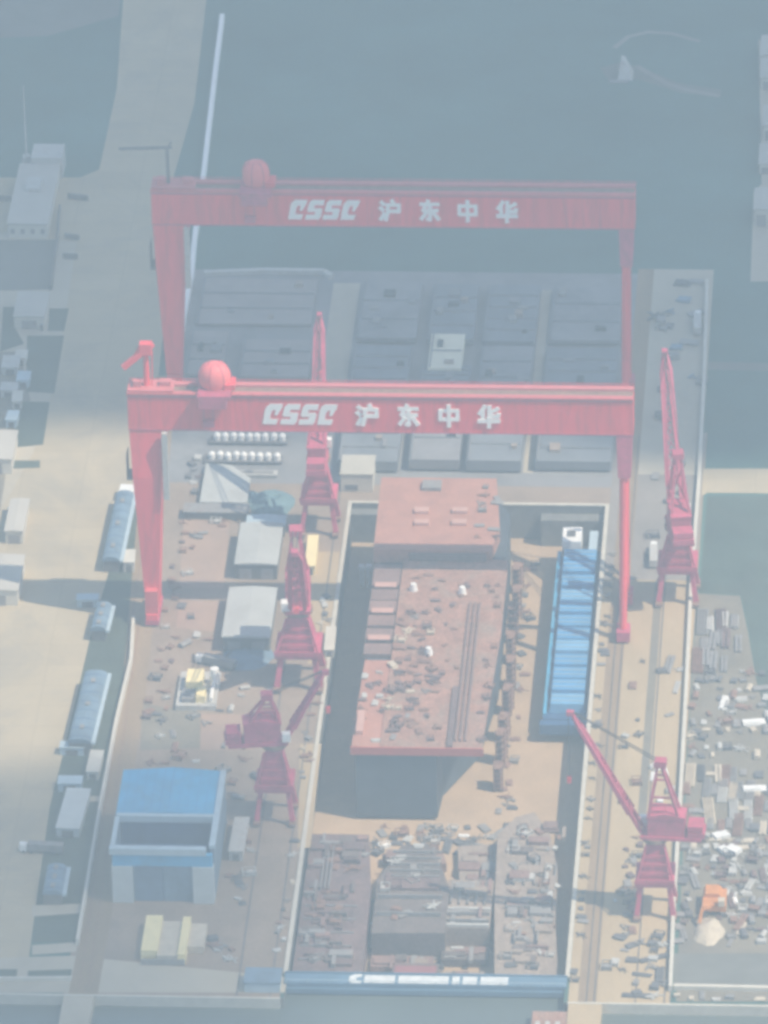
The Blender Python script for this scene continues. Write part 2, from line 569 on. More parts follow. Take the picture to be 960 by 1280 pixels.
pa, pb = G(80, 1242), G(118, 1242)
pr.box(pa.x, pb.x, -480, QY - 1.02, -8, 0.2)
struct(pr.build("pier", ROAD))
pr = MB().box(80.6, 91.5, -480, QY - 1.02, -8, 0.2)
struct(pr.build("pier", LANE))

# rails on the crane tracks
rl = MB()
for x in (86.4, 88.9, 102.2, 111.6, -27.5, -16.6):
    rl.box(x - 0.18, x + 0.18, QY + 0.2, 60, 0.1, 0.28)
struct(rl.build("crane_rail", DARK))
rl = MB()
for a, b in (((205, 560), (110, 1235)), ((196, 560), (99, 1235))):
    p, q2 = G(*a), G(*b)
    rl.beam((p.x, p.y, 0.16), (q2.x, q2.y, 0.16), 0.22, 0.2)
struct(rl.build("gantry_rail", RUST))

# boundary walls and fences
def wall(name, pts, h, t, material, label, cat="wall", group=None):
    mb = MB()
    P = [G(*p) for p in pts]
    for a, b in zip(P, P[1:]):
        mb.beam((a.x, a.y, h / 2), (b.x, b.y, h / 2), t, h)
    return tag(mb.build(name, material), label, cat, group)


wall("white_fence", [(278, 26), (270, 90), (262, 160), (255, 222), (250, 262), (244, 300), (240, 345), (230, 400), (222, 450)], 3.2, 1.8, LETTER,
     "long white fence running up the dark field past the rear gantry crane", "fence")
wall("boundary_wall", [(167, 778), (164, 830), (146, 905), (126, 1010), (97, 1182)], 2.6, 1.1, WALLC,
     "pale wall between the blue grey sheds and the brown gantry track", "wall")
wall("rail_wall", [(884, 355), (880, 480), (874, 600), (864, 735), (858, 860), (851, 990), (842, 1140), (838, 1240)], 2.2, 1.2, WALLC,
     "long pale wall along the right side of the crane lane", "wall")
wall("quay_parapet", [(-40, 1227), (90, 1226)], 1.6, 0.9, WALLC, "low pale parapet at the quay left of the pier", "wall")
wall("basin_parapet", [(842, 1236), (1030, 1240)], 1.6, 1.6, WALLC, "low pale parapet on the near side of the dark basin", "wall")
for pts, lb in (([(75, 262), (72, 300), (63, 363)], "thin dark fence along the left plots beside the apron"),
                ([(56, 386), (52, 414)], "short dark fence beside the small planted plot"),
                ([(85, 248), (110, 251)], "topmost short dark barrier on the apron edge below the pale building"),
                ([(81, 298), (99, 300)], "middle short dark barrier on the apron edge"),
                ([(79, 323), (97, 324)], "lowest short dark barrier on the apron edge"),
                ([(-10, 250), (14, 252)], "short dark barrier left of the pale building")):
    wall("barrier", pts, 2.2, 0.8, BOARD, lb, "barrier", "dark barriers by the apron")
wall("field_wall", [(255, 345), (330, 342), (405, 343), (414, 349)], 2.0, 2.2, PALE_STEEL, "low pale wall at the far edge of the block yard", "wall")

# ------------------------------------------------------------------ dock gate
gt = empty("dock_gate", (0, -312, 0), "blue floating dock gate closing the near end of the dry dock with white lettering", "dock gate")
MB().box(D0 - 0.6, D1 + 0.6, -5.6, 0.5, -10, 0.6).build("gate_body", mat("gate_blue_paint", (0.11, 0.205, 0.30), 0.6, 0.15, 0.1, (0.12, 0.18, 0.25), 0.5, 0.08), gt)
MB().box(D0 - 0.6, D1 + 0.6, 0.52, 1.0, 0.0, 1.1).build("parapet", mat("gate_blue_paint"), gt)
MB().box(D0 - 0.8, D1 + 0.8, -6.4, -5.62, -2.8, -1.0).build("fender", mat("gate_blue_paint"), gt)
for a, b in [(13.5, 23.5), (24.6, 41.0), (42.2, 44.6), (45.6, 50.3), (51.4, 60.4)]:
    MB().box(a, b, -5.0, -0.4, 0.62, 0.8).build("letter_panel", mat("weathered_white", (0.66, 0.68, 0.68), 0.7, 0.18, 0.4, (0.40, 0.46, 0.50), 0.4, 0.3), gt)
MB().prism([(9.2, -5.4), (12.6, -5.4), (12.6, -4.0), (10.9, -3.4), (10.9, -1.9), (12.6, -1.3), (12.6, 0.1), (10.2, 0.1), (8.6, -1.4), (8.4, -4.2)], 0.62, 0.8).build("letter_panel", mat("weathered_white"), gt)
rl = MB()
for x in range(-12, 80, 7):
    rl.box(x, x + 0.2, -5.5, -5.3, 0.6, 1.8)
rl.box(D0, D1, -5.5, -5.3, 1.7, 1.85)
rl.build("railing", PALE_BLUE, gt)
gb = empty("gate_store", (-20, -318, 0), "blue flat-roofed box beside the left end of the dock gate", "pump house")
MB().box(-5, 6.5, -5, 4, 0, 3.5).build("wall", PALE_BLUE, gb)
MB().box(-5.3, 6.8, -5.3, 4.3, 3.5, 4.0).build("roof", BLUE_GREY, gb)
pk = empty("pink_barge", (74, -341, -3.6), "dull pink deck barge moored below the right end of the dock gate", "barge")
MB().prism([(-5, -16), (7, -16), (7, 10), (-5, 10)], 0, 3.4).build("hull", PURPLE, pk)
MB().rect(-4.6, 6.6, -15.6, 9.6, 3.43).build("deck", DECK, pk)
b = MB()
for k in range(6):
    b.box(-3.5 + (k % 3) * 3.2, -2 + (k % 3) * 3.2, -10 + (k // 3) * 9, -7 + (k // 3) * 9, 3.44, 4.6)
b.build("hatch", PALE_STEEL, pk)

# ------------------------------------------------------------------ writing
STROKES = {
    "hu": [[(1, 9), (2.4, 7.8)], [(0.5, 6.3), (1.9, 5.1)], [(0.7, 0.6), (2.3, 3.5)], [(6, 9.9), (6.7, 8.6)],
           [(4, 7.7), (9.2, 7.7), (9.2, 4.7), (4, 4.7)], [(4, 7.7), (4, 4), (3.0, 0.5)]],
    "dong": [[(1, 8.2), (9.2, 8.2)], [(4.6, 9.9), (2.1, 5.2), (8.8, 5.2)], [(5.3, 7), (5.3, 0.7), (4.0, 1.0)],
             [(3.3, 3.8), (1.3, 1.0)], [(7.1, 3.8), (9.2, 1.0)]],
    "zhong": [[(1.2, 7.5), (8.8, 7.5), (8.8, 3.4), (1.2, 3.4), (1.2, 7.5)], [(5, 9.9), (5, 0.2)]],
    "hua": [[(3.2, 9.8), (0.8, 6.2)], [(2.3, 7.6), (2.3, 4.5)], [(9.0, 8.8), (5.2, 6.7)], [(5.2, 9.8), (5.2, 5.1), (9.0, 5.1), (9.2, 6.2)],
            [(0.5, 2.9), (9.5, 2.9)], [(5, 4.4), (5, 0.1)]],
}


def glyph(mb, key, x, z, w_, h_, y, t=1.5):
    j = 0
    for line in STROKES[key]:
        for a, b in zip(line, line[1:]):
            p = Vector((x + a[0] * w_ / 10, y, z + a[1] * h_ / 10))
            q_ = Vector((x + b[0] * w_ / 10, y, z + b[1] * h_ / 10))
            u = (q_ - p).normalized()
            p -= u * 0.45
            q_ += u * 0.45
            n = Vector((-u.z, 0, u.x)) * (t / 2)
            dd = Vector((0, -0.15 - 0.06 * j, 0))
            mb.quad8([p + n, q_ + n, q_ + n + dd, p + n + dd, p - n, q_ - n, q_ - n + dd, p - n + dd][::-1])
            j += 1


def cssc(parent, x, z, w_, h_, y):
    """slanted four-letter block mark"""
    lw = w_ / 4.28
    sl_ = 0.22 * h_

    def piece(px, pts):
        P = [(px + a * lw + (b - 0.0) * sl_, z + b * h_) for a, b in pts]
        MB().prism_y(P, y - 0.14, y).build("letter", LETTER, parent)
    C = [(0.04, 0.0), (0.86, 0.0), (0.90, 0.26), (0.46, 0.26), (0.40, 0.34), (0.42, 0.62), (0.50, 0.70), (0.62, 0.70), (0.62, 0.44),
         (0.80, 0.44), (0.97, 0.80), (0.97, 1.0), (0.24, 1.0), (0.06, 0.88), (0.0, 0.7)]
    S = [(0.0, 0.0), (0.84, 0.0), (0.94, 0.12), (0.94, 0.50), (0.86, 0.58), (0.42, 0.58), (0.42, 0.72), (0.95, 0.72), (0.95, 1.0), (0.2, 1.0),
         (0.04, 0.86), (0.02, 0.46), (0.1, 0.38), (0.52, 0.38), (0.52, 0.25), (0.0, 0.25)]
    for k, P in enumerate((C, S, S, C)):
        piece(x + k * lw * 1.06, P)


# ------------------------------------------------------------------ gantry cranes
def gantry(x0, y0, label, trolley_x, jib, text, group, zb=75.8, zt=89.2):
    """x0: middle of the girder; legs stand on the two outer tracks"""
    r = empty("gantry_crane", (x0, y0, 0), label, "gantry crane", group)
    hw = 87.3
    gd = MB()
    gd.box(-hw, hw, -4.4, 4.4, zb, zt - 0.01)
    girder = gd.build("girder", RED, r)
    tr = MB()                                   # the two rail beams on top, with a sunken walkway between
    tr.box(-hw, hw, -4.6, -2.3, zt, zt + 1.0)
    tr.box(-hw, hw, 2.3, 4.6, zt, zt + 1.0)
    tr.build("rail_beam", mat("faded_red_paint", (0.62, 0.17, 0.18), 0.6, 0.1, 0.2), girder)
    wk = MB().box(-hw + 0.2, hw - 0.2, -2.28, 2.28, zt, zt + 0.12)
    wk.build("walkway", RUST, girder)
    hr = MB()
    for s in (-1, 1):
        for zz in (0.9, 1.7):
            hr.box(-hw, hw, s * 4.9 - 0.07, s * 4.9 + 0.07, zt + zz, zt + zz + 0.14)
        k = -hw
        while k <= hw:
            hr.box(k - 0.07, k + 0.07, s * 4.9 - 0.07, s * 4.9 + 0.07, zt, zt + 1.7)
            k += 4.85
    hr.build("handrail", RED, girder)
    sm = MB()
    k = -hw + 6
    while k < hw:                               # plate seams of the girder face
        sm.box(k - 0.05, k + 0.05, -4.43, -4.4, zb + 0.2, zt - 0.2)
        k += 12.0
    sm.box(-hw, hw, -4.55, -4.401, zb - 0.02, zb + 0.35)
    sm.box(-hw, hw, -4.6, -4.401, zt - 0.5, zt - 0.05)
    sm.build("plate_seam", RED_D, girder)
    cx, cw, cc = text
    cssc(girder, cx, zb + 2.9, cw, 8.0, -4.45)
    for key, c in zip(("hu", "dong", "zhong", "hua"), cc):
        t = MB()
        glyph(t, key, c - 3.9, zb + 2.8, 7.8, 8.2, -4.45)
        t.build("letter", LETTER, girder)
    # rigid leg
    lg = MB()
    lx = -hw + 0.6
    lg.taper((lx + 3.2, lx + 7.6, -5.5, 5.5), 5.0, (lx + 0.4, lx + 10.4, -6.0, 6.0), 58.0)
    lg.taper((lx + 0.4, lx + 10.4, -6.0, 6.0), 58.01, (lx - 0.4, lx + 13.2, -4.2, 4.2), zb)
    leg = lg.build("rigid_leg", RED, r)
    MB().box(lx - 1.8, lx + 0.2, -5.2, 2, 56.5, 57.2).box(lx - 1.8, lx - 1.6, -5.2, 2, 57.2, 66).build("service_platform", DARK, leg)
    el = MB().box(lx + 11.0, lx + 13.0, -7.2, -5.2, 50, zb - 0.1)
    el.build("lift_shaft", PALE_STEEL, leg)
    sb = MB().box(lx + 3.4, lx + 7.4, -9, 9, 2.6, 5.0)
    sb.build("sill_beam", RED, r)
    for yy in (-7, -2.4, 2.4, 7):
        bg = MB().box(lx + 3.0, lx + 7.8, yy - 2.0, yy + 2.0, 0.9, 2.58)
        bo = bg.build("bogie", RED_D, r)
        wh = MB()
        for q3 in (-1.2, 1.2):
            wh.tube((lx + 4.8, yy + q3, 0.85), (lx + 6.2, yy + q3, 0.85), 0.6)
        wh.build("wheel", DARK, bo)
    MB().box(lx + 3.2, lx + 7.6, -8.5, -5.6, 5.01, 14).build("drive_cabinet", mat("bright_red_paint", (0.66, 0.09, 0.10), 0.5, 0.1, 0.2), r)
    # hinged leg: an A seen end on
    hx = hw - 4.0
    MB().taper((hx - 1.4, hx + 3.0, -6, 6), 60, (hx - 2.0, hx + 3.6, -4.2, 4.2), zb).build("leg_head", RED_D, r)
    for s in (-1, 1):
        MB().tube((hx + 0.6, s * 3.6, 62), (hx + 0.2, s * 13.0, 4.6), 1.55, 1.35, 14).build("hinged_leg", RED, r)
        bg = MB().box(hx - 2.0, hx + 2.6, s * 13 - 3.6, s * 13 + 3.6, 0.9, 4.6)
        bo = bg.build("bogie", RED_D, r)
        wh = MB()
        for q3 in (-2.4, -0.8, 0.8, 2.4):
            wh.tube((hx - 0.5, s * 13 + q3, 0.85), (hx + 1.1, s * 13 + q3, 0.85), 0.6)
        wh.build("wheel", DARK, bo)
    MB().beam((hx + 0.2, -13, 5.3), (hx + 0.2, 13, 5.3), 1.4).build("tie_beam", RED, r)
    # trolley
    TX = trolley_x
    fr = MB().box(TX - 5.5, TX + 6.0, -9.4, 5.6, zt + 1.02, zt + 2.6)
    fr.box(TX - 5.0, TX + 4.6, -9.4, -5.2, zt - 2.4, zt + 1.0)
    tro = fr.build("trolley", RED_D, r)
    hs = MB()
    if jib == "luff":
        house_r, house_h = 5.7, 5.2
    else:
        house_r, house_h = 5.0, 5.0
    pw = 0.8 if jib == "luff" else 0.45
    NR, NK = 12, 28
    for i in range(NR + 1):
        ph = -0.62 + (pi / 2 + 0.62) * i / NR
        for k in range(NK):
            th = 2 * pi * k / NK
            rr_ = max(0.02, cos(ph)) ** pw
            hs.v.append((TX + house_r * rr_ * cos(th), -0.6 + house_r * 0.9 * rr_ * sin(th), zt + 6.1 + (house_h if ph > 0 else 6.0) * sin(ph)))
    for i in range(NR):
        for k in range(NK):
            k2 = (k + 1) % NK
            hs.f.append((i * NK + k, i * NK + k2, (i + 1) * NK + k2, (i + 1) * NK + k))
    hs.f.append(tuple(NK - 1 - k for k in range(NK)))
    hs.f.append(tuple(NR * NK + k for k in range(NK)))
    hs.build("machinery_house", mat("sunlit_red_house_paint", (0.90, 0.19, 0.19), 0.5, 0.05, 0.2), tro, smooth=True)
    for k in range(0, NK, 4):                   # standing seams of the dome
        th = 2 * pi * k / NK
        pr = None
        rb = MB()
        for i in range(NR):
            ph = -0.62 + (pi / 2 + 0.62) * i / NR
            rr_ = max(0.02, cos(ph)) ** pw * 1.012
            q2 = (TX + house_r * rr_ * cos(th), -0.6 + house_r * 0.9 * rr_ * sin(th), zt + 6.1 + (house_h if ph > 0 else 6.0) * sin(ph) * 1.01)
            if pr is not None:
                rb.beam(pr, q2, 0.22)
            pr = q2
        rb.build("seam", RED_D, tro)
    MB().box(TX + 3.6, TX + 7.2, -4.6, 1.5, zt + 2.62, zt + 4.6).build("winch_house", RED, tro)
    hk = MB()
    for s in (-1.6, 1.6):
        hk.tube((TX - 2 + s, -6.6, zt - 2.41), (TX - 2 + s, -6.6, zt - 8), 0.12, n=6)
    hk.box(TX - 4, TX, -7.4, -5.8, zt - 10.5, zt - 8.01)
    hk.build("hook_block", RED_D, tro)
    # end platform and maintenance jib crane
    ep = MB().box(-hw, -hw + 16, -4.2, 4.0, zt + 1.3, zt + 1.9)
    ep.box(-hw + 2.0, -hw + 4.6, -2, 1, zt + 1.91, zt + 4.2)
    ep.box(-hw + 11, -hw + 14.8, -1, 2, zt + 1.91, zt + 3.6)
    ep.build("end_platform", mat("faded_red_paint", None), r)
    mj = MB()
    mat_j = RED if jib == "luff" else DARK
    if jib == "luff":
        px_ = -hw + 6.5
        mj.tube((px_, 0, zt + 1.91), (px_, 0, zt + 15), 1.15, 0.9)
        mj.box(px_ - 2.0, px_ + 2.2, -1.6, 1.6, zt + 14.2, zt + 18.4)
        mj.beam((px_ + 2.6, 0, zt + 18), (px_ - 7.8, -2.0, zt + 9.6), 1.6, 1.9)
        mj.beam((px_ + 2.2, 0, zt + 14.5), (px_ + 1.9, 0, zt + 2), 0.5)
        mj.beam((px_ - 1.6, 0, zt + 17.8), (px_ - 5.2, -1.2, zt + 11), 0.6)
    else:
        px_ = -hw + 6.0
        mj.tube((px_, 0, zt + 1.91), (px_, 0, zt + 16), 0.65, 0.55)
        mj.beam((px_ - 17.5, 0, zt + 15.4), (px_ + 1.8, 0, zt + 16.2), 0.8, 0.9)
        mj.beam((px_ + 0.4, 0, zt + 16.2), (px_ + 1.6, 0, zt + 18.4), 0.6)
    mj.build("maintenance_jib", mat_j, r)
    return r


GROUP_G = "red gantry cranes spanning the dry dock"
gantry(5.5, -76.0, "front red gantry crane, sunlit, with a bright red domed trolley house", -57.2, "luff",
       (-41.0, 25.5, (-4.4, 9.7, 23.8, 37.6)), GROUP_G, 76.0, 89.4)
gantry(0.0, 82.0, "rear red gantry crane, pale in the haze, with a dark T-shaped jib", -49.5, "tee",
       (-38.2, 25.5, (-1.0, 13.2, 27.0, 41.2)), GROUP_G, 74.4, 87.4)

# ------------------------------------------------------------------ portal jib cranes
def jib_crane(x, y, az, elev, length, label, mast_top=58.0, bulk=1.0):
    r = empty("jib_crane", (x, y, 0), label, "jib crane", "red jib cranes along the dock")
    r.scale = (bulk, bulk, 1.0)
    W = 6.0
    for sx in (-1, 1):
        for sy in (-1, 1):
            MB().beam((sx * W, sy * W, 1.8), (sx * 4.6, sy * 4.6, 12.5), 1.7, 1.7, 1.4, 1.4).build("leg", RED_D, r)
            bo = MB().box(sx * W - 1.1, sx * W + 1.1, sy * W - 2.6, sy * W + 2.6, 0.75, 1.79).build("bogie", RUST, r)
            wh = MB()
            for q3 in (-1.5, 0, 1.5):
                wh.tube((sx * W - 0.5, sy * W + q3, 0.7), (sx * W + 0.5, sy * W + q3, 0.7), 0.5, n=8)
            wh.build("wheel", DARK, bo)
    pf = MB().box(-6.4, 6.4, -6.4, 6.4, 12.5, 14.6)
    pf.box(-6.6, 6.6, -6.7, -6.41, 14.0, 15.6)
    pf.build("portal_frame", RED_D, r)
    tw = MB()
    tw.taper((-4.9, 4.9, -4.9, 4.9), 14.61, (-2.5, 2.5, -2.5, 2.5), 27.5)
    tower = tw.build("tower", RED_D, r)
    ld = MB()
    for sx in (-1, 1):
        ld.beam((sx * 6.0, -6.0, 14.62), (sx * 3.0, -3.2, 26.5), 0.6)
    for zz in (17, 20, 23):
        f = (zz - 14.6) / 12.9
        e = 4.9 - 2.4 * f + 0.5
        ld.box(-e, e, -e - 0.3, -e, zz, zz + 0.4)
    ld.build("brace", RED_D, tower)
    MB().tube((0, 0, 27.51), (0, 0, 29.0), 4.3, n=20).build("turntable", RUST, r)
    a = radians(az)
    dx, dy = cos(a), sin(a)
    up = bpy.data.objects.new("upper_works", None)          # slewing upper part
    COL.objects.link(up)
    up.parent = r
    up.rotation_euler = (0, 0, a)
    up.location = (0, 0, 0)
    # machinery house behind, boom ahead (+x)
    hs = MB().box(-15.5, 4.6, -3.6, 3.6, 29.01, 30.2)
    hs.box(-10.0, 2.2, -3.2, 3.2, 30.21, 37.0)
    hs.prism_y([(-10.3, 37.01), (2.5, 37.01), (2.5, 37.8), (-3.8, 39.0), (-10.3, 37.8)], -3.4, 3.4)
    hs.build("machinery_house", RED_D, up)
    MB().box(-16.5, -11.0, -3.4, 3.4, 30.21, 32.2).box(-16.0, -11.0, -3.2, 3.2, 32.6, 34.6).box(-15.5, -11.5, -2.6, 2.6, 32.21, 32.59).build("counterweight", RED_D, up)
    cb = MB().box(2.6, 5.4, -4.6, -2.2, 31.0, 34.0)
    cb.build("cab", WHITE, up)
    ms = MB()
    top = Vector((-1.5, 0, mast_top))
    for s in (-1, 1):
        ms.beam((2.0, s * 2.8, 37.0), (top.x + 0.3, s * 0.8, top.z), 1.1, 1.1, 0.8, 0.8)
        ms.beam((-8.0, s * 2.8, 38.0), (top.x - 0.6, s * 0.8, top.z - 0.5), 0.9, 0.9, 0.7, 0.7)
        ms.beam((-5.8, s * 2.2, 42.0), (1.0, s * 2.2, 42.0), 0.6)
        ms.beam((-4.0, s * 1.5, mast_top - 6), (-0.2, s * 1.5, mast_top - 6), 0.5)
    ms.box(top.x - 2.4, top.x + 1.6, -1.8, 1.8, top.z - 1.4, top.z + 0.8)
    ms.beam((2.0, 2.8, 37.0), (-0.5, -1.5, mast_top - 7), 0.5)
    ms.beam((2.0, -2.8, 37.0), (-0.5, 1.5, mast_top - 7), 0.5)
    ms.build("mast", RED_D, up)
    e = radians(elev)
    piv = Vector((4.4, 0, 31.0))
    tip = piv + Vector((cos(e), 0, sin(e))) * length
    mid = piv + (tip - piv) * 0.16
    bm_ = MB()
    for s in (-1, 1):
        bm_.beam(piv + Vector((0, s * 2.0, 0)), mid + Vector((0, s * 2.0, 0)), 1.1)
        bm_.beam(mid + Vector((0, s * 2.0, 0)), mid + (tip - mid) * 0.86 + Vector((0, s * 1.5, 0)), 1.5, 1.6, 1.15, 1.2)
        bm_.beam(mid + (tip - mid) * 0.86 + Vector((0, s * 1.5, 0)), tip + Vector((0, s * 0.4, 0)), 1.1, 1.1, 0.8, 0.8)
    bm_.truss(mid, tip, 3.6, 2.2, 0.9, 0.8, 11, 0.36, 0.3)
    bm_.box(tip.x - 0.8, tip.x + 1.6, -0.9, 0.9, tip.z - 0.9, tip.z + 0.7)
    bm_.build("boom", RED_D, up)
    pn = MB()
    for s in (-0.8, 0.8):
        pn.beam(top + Vector((0, s, 0)), tip + Vector((0, s * 0.5, 0.6)), 0.28)
    pn.build("pendant", ROPE, up)
    hk = MB()
    hl = min(26.0, length * 0.5)
    for s in (-0.3, 0.3):
        hk.beam((tip.x + 1.0, s, tip.z - 0.9), (tip.x + 1.0, s, tip.z - hl), 0.16)
    hk.build("hoist_rope", ROPE, up)
    MB().box(tip.x + 0.3, tip.x + 1.7, -0.7, 0.7, tip.z - hl - 2.2, tip.z - hl).build("hook_block", RED, up)
    return r


jib_crane(-22.0, -12.0, 91, 60, 46, "red jib crane left of the dock with its upright boom rising behind the front girder")
jib_crane(-21.5, -120.0, -86, 61, 42, "sunlit red jib crane beside the two pale grey roofs, boom towards the viewer", bulk=1.22)
jib_crane(-23.0, -211.0, 8, 61, 27, "dark shaded maroon jib crane right of the blue shed, boom leaning over the dock", mast_top=47.0)
jib_crane(107.0, -58.0, 99, 60, 55, "red jib crane on the right lane with its boom upright beside the front girder end", bulk=1.08)
jib_crane(106.8, -268.0, 176, 62, 48.5, "nearest red jib crane on the right lane, boom leaning left to the blue hull", mast_top=57.0)

# ------------------------------------------------------------------ the ship under construction
sh = empty("ship_hull", (24, -100, DZ), "unfinished ship hull in the dry dock with red primer deck and dark end", "ship hull")


def rel(poly):
    return [(x - 24, y + 100) for x, y in poly]


zz0 = -DZ
hp = [(2.5, -190.5), (30, -190.5), (31, -176), (42, -150), (46.5, -110), (46.5, -24), (39, -8), (3.0, -8)]
MB().prism(rel(hp), 1.2, zz0 + 13.2).build("hull_shell", HULL, sh)
kb = MB()
for y in range(-182, -10, 12):
    for x in (8, 18, 28):
        kb.box(x - 24 - 1, x - 24 + 1, y + 100 - 0.8, y + 100 + 0.8, 0, 1.2)
kb.build("keel_block", STEEL, sh)
dk = [(11.0, -190), (45.2, -191), (47.8, -112), (47.8, -60.4), (11.0, -60.4)]
MB().prism(rel(dk), zz0 + 13.21, zz0 + 15.0).build("main_deck", DECK, sh)
MB().prism(rel([(1.2, -189), (10.99, -190), (10.99, -131), (2.0, -131)]), zz0 + 13.21, zz0 + 14.6).build("side_deck", DECK2, sh)
MB().box(1.0 - 24, 46.0 - 24, -191.6 + 100, -191.02 + 100, zz0 + 12.6, zz0 + 15.6).build("end_bulwark", mat("bright_primer_edge", (0.50, 0.13, 0.10), 0.7, 0.1, 0.2), sh)
ub = MB().prism(rel([(0.5, -60.5), (41.5, -60.5), (44, -44), (41, -8.0), (0.0, -8.0)]), zz0 + 13.22, zz0 + 18.6)
upper = ub.build("upper_deck_block", DECK2, sh)
for px, py, wx, wy in ((527, 640, 5, 3.4), (527, 655, 5, 3.0), (575, 640, 5.4, 3.0), (574, 655, 5.2, 3.2)):
    p = G(px, py, 18.6)
    MB().box(p.x - 24 - wx / 2, p.x - 24 + wx / 2, p.y + 100 - wy / 2, p.y + 100 + wy / 2, zz0 + 18.6, zz0 + 19.8).build("hatch_coaming", mat("pale_primer", (0.56, 0.33, 0.27), 0.7, 0.1, 0.2), upper)
p = G(540, 609, 18.6)
MB().box(p.x - 24 - 3.4, p.x - 24 + 3.4, p.y + 100 - 3, p.y + 100 + 3, zz0 + 18.6, zz0 + 20.0).build("deck_box", STEEL, upper)
# trench, longitudinals and blocks built on the deck
b = MB()
for x in (36.2, 37.9, 39.6):
    b.box(x - 24 - 0.35, x - 24 + 0.35, -186 + 100, -92 + 100, zz0 + 15.0, zz0 + 15.9)
b.build("longitudinal_girder", mat("brown_primer", (0.30, 0.19, 0.165), 0.8, 0.25, 0.1, (0.22, 0.165, 0.15), 0.6, 0.08, fine=0.25), sh)
MB().box(33.5 - 24, 35.4 - 24, -190 + 100, -150 + 100, zz0 + 15.0, zz0 + 15.8).build("deck_plate", PURPLE, sh)
b = MB()
for i, y in enumerate((-66, -74, -83, -92, -101, -111, -121)):
    hgt = (9.5, 11.5, 8.0, 10.5, 7.5, 9.0, 8.2)[i]
    b.box(1.2 - 24, 10.6 - 24, y - 6.2 + 100, y + 1.2 + 100, zz0 + 13.21, zz0 + 13.2 + hgt * 0.2)
b.build("wing_block", mat("brown_primer", (0.30, 0.19, 0.165), 0.8, 0.25, 0.1, (0.22, 0.165, 0.15), 0.6, 0.08, fine=0.25), sh)
for y in (-79, -97, -116):
    MB().box(2.2 - 24, 9.8 - 24, y - 3.0 + 100, y + 0.2 + 100, zz0 + 15.55, zz0 + 15.9).build("block_cover", mat("pale_primer", (0.56, 0.33, 0.27), 0.7, 0.1, 0.2), sh)
for i, (px, py) in enumerate(((517, 733), (578, 737), (536, 813))):
    p = G(px, py, 16.5)
    d_ = MB().tube((p.x - 24, p.y + 100, zz0 + 15), (p.x - 24, p.y + 100, zz0 + 17.6), 1.5, 1.0, 12)
    d_.build("vent_dome", WHITE, sh)
b = MB()
p = G(450, 905, 16)
b.box(p.x - 24 - 1.2, p.x - 24 + 1.2, p.y + 100 - 5, p.y + 100 + 9, zz0 + 14.62, zz0 + 16.2)
b.build("bollard_bed", mat("pale_primer", None), sh)
# dark strip standing in for the girder's shadow, below the upper block
MB().box(13 - 24, 40 - 24, -61.95 + 100, -60.6 + 100, zz0 + 15.01, zz0 + 17.6).build("bulkhead", PURPLE, sh)

# staging along the hull
sg = "scaffold towers along the hull side"
first = None
for i in range(9):
    y = -168 + i * 17.0 + rnd.uniform(-1.5, 1.5)
    if first is None:
        mb = MB()
        for sx in (-1, 1):
            for sy in (-1, 1):
                mb.beam((sx * 1.5, sy * 2.6, 0), (sx * 1.5, sy * 2.6, 22), 0.35)
        for z in range(3, 23, 4):
            mb.box(-1.7, 1.7, -2.9, 2.9, z, z + 0.3)
            mb.beam((-1.5, -2.6, z - 3), (1.5, -2.6, z), 0.25)
        o = mb.build("scaffold_tower", RUST)
        first = o
    else:
        o = first.copy()
        COL.objects.link(o)
    o.location = (49.6 + rnd.uniform(-0.3, 0.8), y, DZ)
    o.rotation_euler = (0, 0, rnd.uniform(-0.15, 0.15))
    o.scale = (1, 1, rnd.uniform(0.45, 0.8))
    tag(o, "rusty scaffold tower standing on the dock floor against the hull's right side", "scaffold", sg)

# ------------------------------------------------------------------ blue hull in the dock
bh = empty("blue_hull", (70.6, -74.5, -11), "narrow bright blue hull with panelled covers along the right dock wall", "barge")
MB().prism([(-7.6, -60), (8.0, -60), (7.6, 58), (-7.8, 58)], 0.6, 5.2).build("hull_shell", BLUE_D, bh)
for k in range(12):
    y = -56 + k * 9.1
    wv = 0.4 * (k % 3 == 1)
    mb = MB().taper((-5.6, 7.0, y, y + 8.3), 5.21, (-5.0, 6.4, y + 0.5, y + 7.8), 8.6 + wv + (0.8 if k > 8 else 0))
    o = mb.build("hatch_cover", BLUE if k % 4 else mat("sea_blue_paint", (0.14, 0.37, 0.62), 0.5, 0.15, 0.15), bh)
    rb = MB()
    for q3 in (2.4, 5.4):
        rb.box(-4.9, 6.2, y + q3, y + q3 + 0.25, 8.6 + wv + (0.8 if k > 8 else 0), 8.9 + wv + (0.8 if k > 8 else 0))
    rb.build("stiffener", PALE_BLUE, o)
MB().box(-7.6, -6.4, -58, 56, 5.21, 6.2).build("side_walkway", BLUE_ROOF, bh)
MB().box(-6, 0.8, 53.5, 64, 5.21, 11.6).build("deckhouse", WHITE, bh)
MB().box(-4.3, -1.4, 57, 61, 11.6, 12.1).build("roof_hatch", DARK, bh)
MB().box(3.4, 6.4, 50, 66, 5.21, 9.1).build("bridge_wing", PALE_BLUE, bh)
MB().box(-8.5, 8.0, -63.5, -60.05, 1, 4.8).build("stern_platform", BLUE_D, bh)
kb = MB()
for y in range(-55, 56, 11):
    kb.box(-3, 3, y, y + 1.6, DZ + 11, 0.59)
kb.build("keel_block", STEEL, bh)

